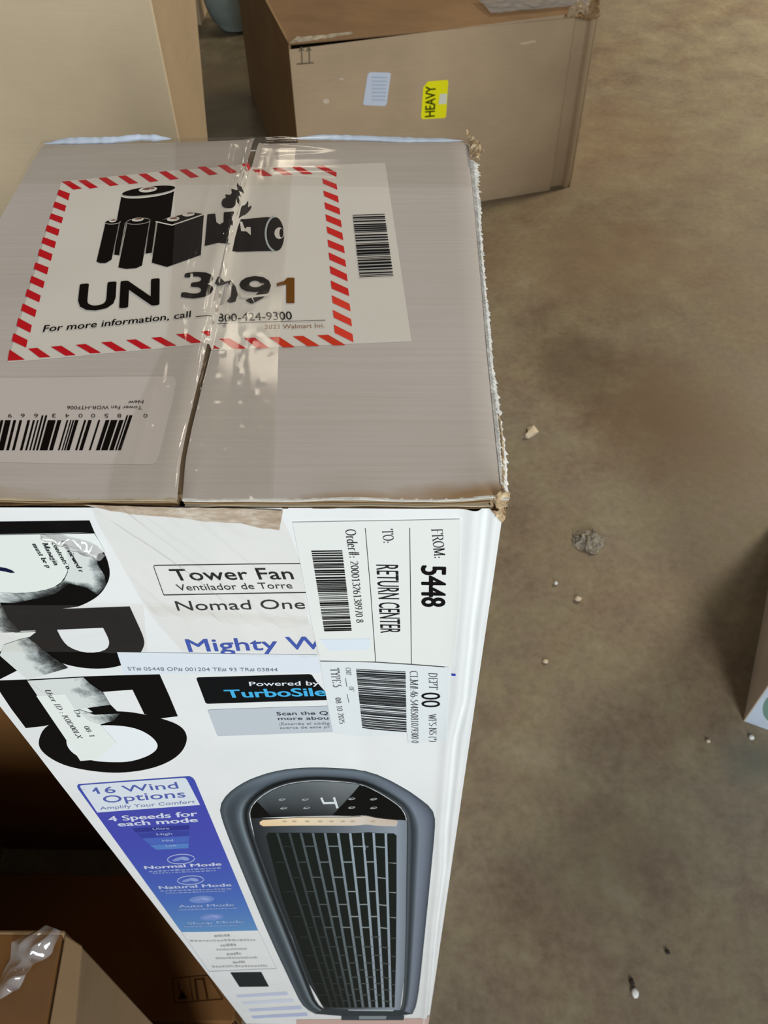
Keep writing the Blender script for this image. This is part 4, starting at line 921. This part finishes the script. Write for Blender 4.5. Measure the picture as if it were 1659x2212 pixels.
# tall carton at the back left
tc = tag(empty('tall_carton', (-.8, 1.5, 0)), 'tall plain brown carton standing at the upper left, its top out of view', 'carton')
H2 = 1.0
r0, r1 = on_axis(382, 286, 1, 1.2), on_axis(332, 23, 1, 1.2)
xe = (r0.x + r1.x) / 2
def back_edge(z):                       # rear right edge, leaning a little
    a, b = on_axis(427, 286, 1, 1.52), on_axis(409, 0, 1, 1.52); t = (z - a.z) / (b.z - a.z); return Vector((a.x + (b.x - a.x) * t, 1.52, z))
Fb, Ft = Vector((xe, 1.2, 0)), Vector((xe, 1.2, H2)); Lb, Lt = Vector((-1.25, 1.2, 0)), Vector((-1.25, 1.2, H2)); Bb, Bt = back_edge(0), back_edge(H2)
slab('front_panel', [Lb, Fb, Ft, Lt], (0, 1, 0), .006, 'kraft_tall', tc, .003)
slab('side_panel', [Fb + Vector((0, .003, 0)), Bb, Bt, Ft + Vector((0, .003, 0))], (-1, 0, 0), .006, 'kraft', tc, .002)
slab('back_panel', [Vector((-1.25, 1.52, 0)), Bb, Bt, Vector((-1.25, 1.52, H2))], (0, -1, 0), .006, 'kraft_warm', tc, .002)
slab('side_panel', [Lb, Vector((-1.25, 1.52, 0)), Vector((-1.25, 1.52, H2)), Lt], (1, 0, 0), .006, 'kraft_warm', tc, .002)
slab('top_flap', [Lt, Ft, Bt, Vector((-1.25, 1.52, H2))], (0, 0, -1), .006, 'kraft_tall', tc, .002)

# carton at the lower left with loose tape on its lid
H3 = .50
lc = tag(empty('taped_carton', (-.5, -.2, 0)), 'brown carton at the lower left corner with crumpled clear tape on its lid', 'carton')
c0, c1 = on_z(178, 2043, H3), on_z(163, 2212, H3)
dd = (c1 - c0).normalized(); c1 = c0 + dd * .26
bk = on_z(141, 2008, H3); lft = on_z(0, 2008, H3); ld = (lft - bk).normalized()
g0, g1 = on_z(518, 2412), None; g1 = g0 + dd * .26
slab('side_panel', [g0, g1, c1, c0], (-1, 0, 0), .005, 'kraft_warm', lc, .002)
bl, fl_ = bk + ld * .34, c1 + ld * .40
slab('back_panel', [Vector((bl.x, bl.y, 0)), g0, bk, bl], (0, -1, 0), .005, 'kraft_warm', lc, .002)
slab('front_panel', [Vector((fl_.x, fl_.y, 0)), g1, c1, fl_], (0, 1, 0), .005, 'kraft_warm', lc, .002)
slab('side_panel', [Vector((bl.x, bl.y, 0)), Vector((fl_.x, fl_.y, 0)), fl_, bl], (1, 0, 0), .005, 'kraft_warm', lc, .002)
s0, s1 = on_z(138, 2018, H3), on_z(104, 2212, H3); sd = (s1 - s0).normalized(); s1 = s0 + sd * .25
f0 = on_z(142, 2012, H3)
hexa('top_flap', [s0 + Vector((.0010, 0, .0005)), c0 + Vector((0, 0, .0003)), c1, s1 + Vector((.0010, 0, .0005)), s0 + Vector((.0010, 0, -.005)), c0 - Vector((.001, 0, .005)), c1 - Vector((.001, 0, .005)), s1 + Vector((.0010, 0, -.005))], 'kraft_warm', lc, .0012)
hexa('top_flap', [bl, s0 - Vector((.0010, 0, 0)), s1 - Vector((.0010, 0, 0)), fl_] + [p - Vector((0, 0, .005)) for p in (bl, s0 - Vector((.0010, 0, 0)), s1 - Vector((.0010, 0, 0)), fl_)], 'kraft_dark', lc, .0012)
slab('inner_flap', [s0 + Vector((-.02, -.004, -.007)), s0 + Vector((.008, -.004, -.007)), s1 + Vector((.008, 0, -.007)), s1 + Vector((-.02, 0, -.007))], (0, 0, -1), .002, 'kraft_edge', lc, 0)
rt = Face((0, 0, H3), (1, 0, 0), (0, 1, 0), (0, 0, 1))
zl = Z(0, 1980, 4.608)
sheet('loose_tape', rt, [zl(p)[0] for p in ((480, 105), (140, 275), (120, 440), (50, 570), (-60, 900))], [zl(p)[0] for p in ((640, 170), (610, 260), (540, 380), (380, 480), (200, 760))], 26, 60,
      lambda s, t, u, v: .004 + .006 * math.sin(s * 3) * math.sin(t * 5 + .4) ** 2 + .005 * ridge(u * 70, v * 70, 1) * (.4 + .6 * s), lc, 'film', 'crumpled clear tape')
sheet('clear_tape', rt, [zl(p)[0] for p in ((520, 330), (200, 690), (-80, 900), (-60, 1150))], [zl(p)[0] for p in ((600, 330), (545, 560), (500, 800), (440, 1150))], 20, 40,
      lambda s, t, u, v: .0012 + .0012 * max(0, ridge(u * 60, v * 60, 3)), lc, 'tape')

# low brown carton lying between, with printed handling marks on its upper side
h4 = .06
b0, b1 = on_z(0, 1888, h4), on_z(300, 1888, h4)
x_r = -W - .006; yb = (b0.y + b1.y) / 2; yf = -.008
mc = tag(empty('flat_carton', (-.5, .06, 0)), 'flat brown carton on the floor beside the white carton, with small black handling marks', 'carton')
q = [Vector((-.59, yf, 0)), Vector((x_r, yf, 0)), Vector((x_r, yb, 0)), Vector((-.59, yb, 0))]
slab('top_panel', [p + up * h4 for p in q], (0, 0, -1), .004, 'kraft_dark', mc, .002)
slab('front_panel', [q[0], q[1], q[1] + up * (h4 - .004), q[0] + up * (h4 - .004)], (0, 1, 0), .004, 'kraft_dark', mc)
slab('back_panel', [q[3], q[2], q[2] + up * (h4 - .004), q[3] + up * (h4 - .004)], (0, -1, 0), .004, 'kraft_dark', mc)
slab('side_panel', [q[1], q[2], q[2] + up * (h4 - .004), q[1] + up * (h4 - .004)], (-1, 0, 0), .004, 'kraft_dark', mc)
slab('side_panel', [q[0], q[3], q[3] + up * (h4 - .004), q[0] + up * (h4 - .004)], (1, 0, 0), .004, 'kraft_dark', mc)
tf = Face((0, 0, h4), (1, 0, 0), (0, 1, 0), (0, 0, 1))
DK = (66, 40, 16)
it = [('p', q_, DK) for q_ in stroke(z9((835, 1570), (1090, 1550), (1200, 1720), (855, 1748), (835, 1570)), 2) + stroke(z9((960, 1562), (985, 1736)), 2) + stroke(z9((1000, 1580), (1020, 1720)), 5) + stroke(z9((1060, 1572), (1090, 1715)), 5) + stroke(z9((880, 1600), (890, 1660)), 3) + stroke(z9((1000, 1580), (1070, 1575)), 3)]
it += [('p', z9((905, 1650), (945, 1715), (880, 1722)), (30, 18, 8))]
decal('handling_mark', tf, it, mc, 3)

# carton in the shade behind the flat one
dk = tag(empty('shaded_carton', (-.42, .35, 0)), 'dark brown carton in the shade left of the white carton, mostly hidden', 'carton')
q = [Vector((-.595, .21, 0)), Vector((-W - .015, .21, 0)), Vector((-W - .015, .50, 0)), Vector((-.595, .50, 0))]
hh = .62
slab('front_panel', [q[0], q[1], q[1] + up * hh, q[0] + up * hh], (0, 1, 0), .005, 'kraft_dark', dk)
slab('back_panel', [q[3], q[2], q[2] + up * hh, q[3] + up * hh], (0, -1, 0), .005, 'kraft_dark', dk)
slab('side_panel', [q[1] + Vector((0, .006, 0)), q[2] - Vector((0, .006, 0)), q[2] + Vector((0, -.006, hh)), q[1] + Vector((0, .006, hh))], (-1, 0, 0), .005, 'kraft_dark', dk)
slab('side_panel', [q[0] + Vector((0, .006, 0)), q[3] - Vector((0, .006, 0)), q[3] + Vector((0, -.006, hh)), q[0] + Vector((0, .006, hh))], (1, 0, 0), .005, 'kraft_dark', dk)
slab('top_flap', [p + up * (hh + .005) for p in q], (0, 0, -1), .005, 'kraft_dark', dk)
# unseen carton added further left to keep this corner in shade
nb = tag(empty('light_blocking_carton', (-.95, .17, 0)), 'unseen brown carton added beyond the left edge to block light', 'carton')
q = [Vector((-1.3, .005, 0)), Vector((-.60, .005, 0)), Vector((-.60, .345, 0)), Vector((-1.3, .345, 0))]
for nm, a, b, nn in (('front_panel', 0, 1, (0, 1, 0)), ('side_panel', 1, 2, (-1, 0, 0)), ('back_panel', 3, 2, (0, -1, 0)), ('side_panel', 0, 3, (1, 0, 0))):
    slab(nm, [q[a], q[b], q[b] + up * 1.15, q[a] + up * 1.15], nn, .005, 'kraft_warm', nb)
slab('top_flap', [p + up * 1.155 for p in q], (0, 0, -1), .005, 'kraft_warm', nb)

# white carton entering at the right edge
rc0 = on_z(1605, 1558); e1 = (on_z(1650, 1320) - rc0).normalized(); e2 = Vector((e1.y, -e1.x, 0))
wc = tag(empty('white_carton', rc0 + e1 * .15 + e2 * .2), 'white and blue carton cut off by the right edge of the picture', 'carton')
hw = .85; l1, l2 = .46, .6  # unseen height and length stretched to cast a longer shadow
q = [rc0, rc0 + e1 * l1, rc0 + e1 * l1 + e2 * l2, rc0 + e2 * l2]
slab('side_panel', [q[0], q[1], q[1] + up * hw, q[0] + up * hw], e2, .004, 'carton_side', wc, .0015)
slab('front_panel', [q[0] + e2 * .001, q[3], q[3] + up * hw, q[0] + up * hw + e2 * .001], e1, .004, 'carton_white', wc, .0015)
slab('side_panel', [q[3], q[2], q[2] + up * hw, q[3] + up * hw], -e2, .004, 'carton_side', wc)
slab('back_panel', [q[1], q[2], q[2] + up * hw, q[1] + up * hw], -e1, .004, 'carton_white', wc)
slab('top_flap', [p + up * (hw + .004) for p in q], -up, .004, 'carton_side', wc)
wf = Face(rc0, e2, up, -e1)
decal('printed_picture', wf, [('p', ell(1672, 1530, 24, 30, 10), (112, 142, 132))], wc, 3)

# far background, top left
fb = tag(empty('far_carton', (-1.0, 3.5, 0)), 'pale brown carton far behind at the top edge, beside the grey plastic bag', 'carton')
p0, p1 = on_z(380, 55), on_z(436, 54)
q = [p0, p1, p1 + Vector((0, .4, 0)), p0 + Vector((0, .4, 0))]
for nm, a, b, nn in (('front_panel', 0, 1, (0, 1, 0)), ('side_panel', 1, 2, (-1, 0, 0)), ('back_panel', 3, 2, (0, -1, 0)), ('side_panel', 0, 3, (1, 0, 0))):
    slab(nm, [q[a], q[b], q[b] + up * .3, q[a] + up * .3], nn, .005, 'kraft', fb)
slab('top_flap', [p + up * .305 for p in q], (0, 0, -1), .005, 'kraft', fb)
bc_ = on_z(505, 66)
bm = bmesh.new(); rings = []
for j in range(14):
    t = j / 13; z = .004 + .42 * t; r = .125 * (.55 + .45 * min(1, t * 4) ** .5) * (1 - .15 * t); row = []
    for k in range(28):
        a = k * 2 * math.pi / 28; w = 1 + .10 * noise.noise(Vector((math.cos(a) * 2, math.sin(a) * 2, t * 3))) + .04 * math.sin(a * 5 + t * 4)
        row.append(bm.verts.new((bc_.x + .02 + r * w * math.cos(a) * 1.05, bc_.y + .03 + r * w * math.sin(a) * .8, z)))
    rings.append(row)
for a, b in zip(rings, rings[1:]):
    for k in range(28): bm.faces.new((a[k], a[(k + 1) % 28], b[(k + 1) % 28], b[k]))
bm.faces.new(rings[0]); bm.faces.new(rings[-1])
tag(link('plastic_bag', bm, 'bag'), 'blue-grey bulging plastic bag standing on the floor at the top edge', 'bag')

# ---------------------------------------------------------------- litter on the floor
def lump(name, px, size, flat, mat, label, cat, seed, group=None, sub=2, rough=.35):
    p = on_z(*px); bm = bmesh.new(); bmesh.ops.create_icosphere(bm, subdivisions=sub, radius=1)
    for v in bm.verts:
        k = 1 + rough * noise.noise(v.co * 1.7 + Vector((seed, 0, 0)))
        v.co = Vector((v.co.x * size[0] * k, v.co.y * size[1] * k, v.co.z * flat * k))
    mz = min(v.co.z for v in bm.verts)
    for v in bm.verts: v.co += Vector((p.x, p.y, -mz + .0002))
    return tag(link(name, bm, mat, None, rough < .4), label, cat, group)
lump('foam_bead', (1200, 1262), (.0035, .0035), .003, 'foam', 'bright white foam bead on the floor right of the white carton', 'bead', 1, None, 2, .15)
lump('foam_bead', (1622, 1595), (.0042, .0040), .003, 'foam', 'white foam bead just in front of the cut-off white carton', 'bead', 2, None, 2, .15)
lump('foam_bead', (1529, 1602), (.0038, .003), .002, 'scrap', 'small tan crumb left of the bead by the cut-off white carton', 'crumb', 3)
lump('paper_crumb', (1248, 1296), (.006, .005), .003, 'scrap', 'small beige crumb below and right of the bright foam bead', 'crumb', 4)
lump('paper_crumb', (1178, 1430), (.0045, .004), .002, 'scrap', 'tiny beige crumb on the floor midway down the white carton', 'crumb', 5)
lump('paper_crumb', (1371, 2146), (.005, .006), .003, 'foam', 'pale grey flake on the floor near the bottom of the picture', 'flake', 6)
lump('dark_grit', (1441, 2057), (.003, .003), .002, 'grit', 'small black speck of grit on the floor at the lower right', 'grit', 7)
lump('dark_grit', (1364, 2122), (.003, .005), .002, 'grit', 'dark sliver of grit just above the pale grey flake', 'grit', 8)
p = [on_z(*c) for c in ((1139, 926), (1152, 926), (1163, 935), (1152, 943), (1141, 949), (1134, 946), (1140, 938))]
bm = bmesh.new(); lo = [bm.verts.new(v + up * .001) for v in p]; hi = [bm.verts.new(v + up * (.004 + .006 * (i % 2))) for i, v in enumerate(p)]
bm.faces.new(hi); bm.faces.new(lo[::-1])
for i in range(len(p)): bm.faces.new((lo[i], lo[(i + 1) % len(p)], hi[(i + 1) % len(p)], hi[i]))
tag(link('cardboard_scrap', bm, 'scrap', None, False), 'torn beige cardboard scrap on the floor right of the lid', 'scrap')
pc = on_z(1272, 1168); bm = bmesh.new(); n = 20; rows = []
for j in range(n):
    row = []
    for i in range(n):
        a, b = i / (n - 1) * 2 - 1, j / (n - 1) * 2 - 1; r = 1 + .35 * noise.noise(Vector((a * 1.5, b * 1.5, 3)))
        z = .001 + .010 * max(0, 1 - a * a - b * b) + .012 * abs(noise.noise(Vector((a * 3.2, b * 3.2, 8)))) * max(0, 1.5 - a * a - b * b)
        sq = math.sqrt(max(1e-6, 1 - b * b / 2)); sp2 = math.sqrt(max(1e-6, 1 - a * a / 2))
        row.append(bm.verts.new((pc.x + .030 * r * a * sq + .006 * b, pc.y - .006 * a + .025 * r * b * sp2, z)))
    rows.append(row)
for j in range(n - 1):
    for i in range(n - 1): bm.faces.new((rows[j][i], rows[j][i + 1], rows[j + 1][i + 1], rows[j + 1][i]))
tag(link('crumpled_film', bm, 'lint', None, False), 'crumpled grey scrap of film on the floor right of the white carton', 'scrap')
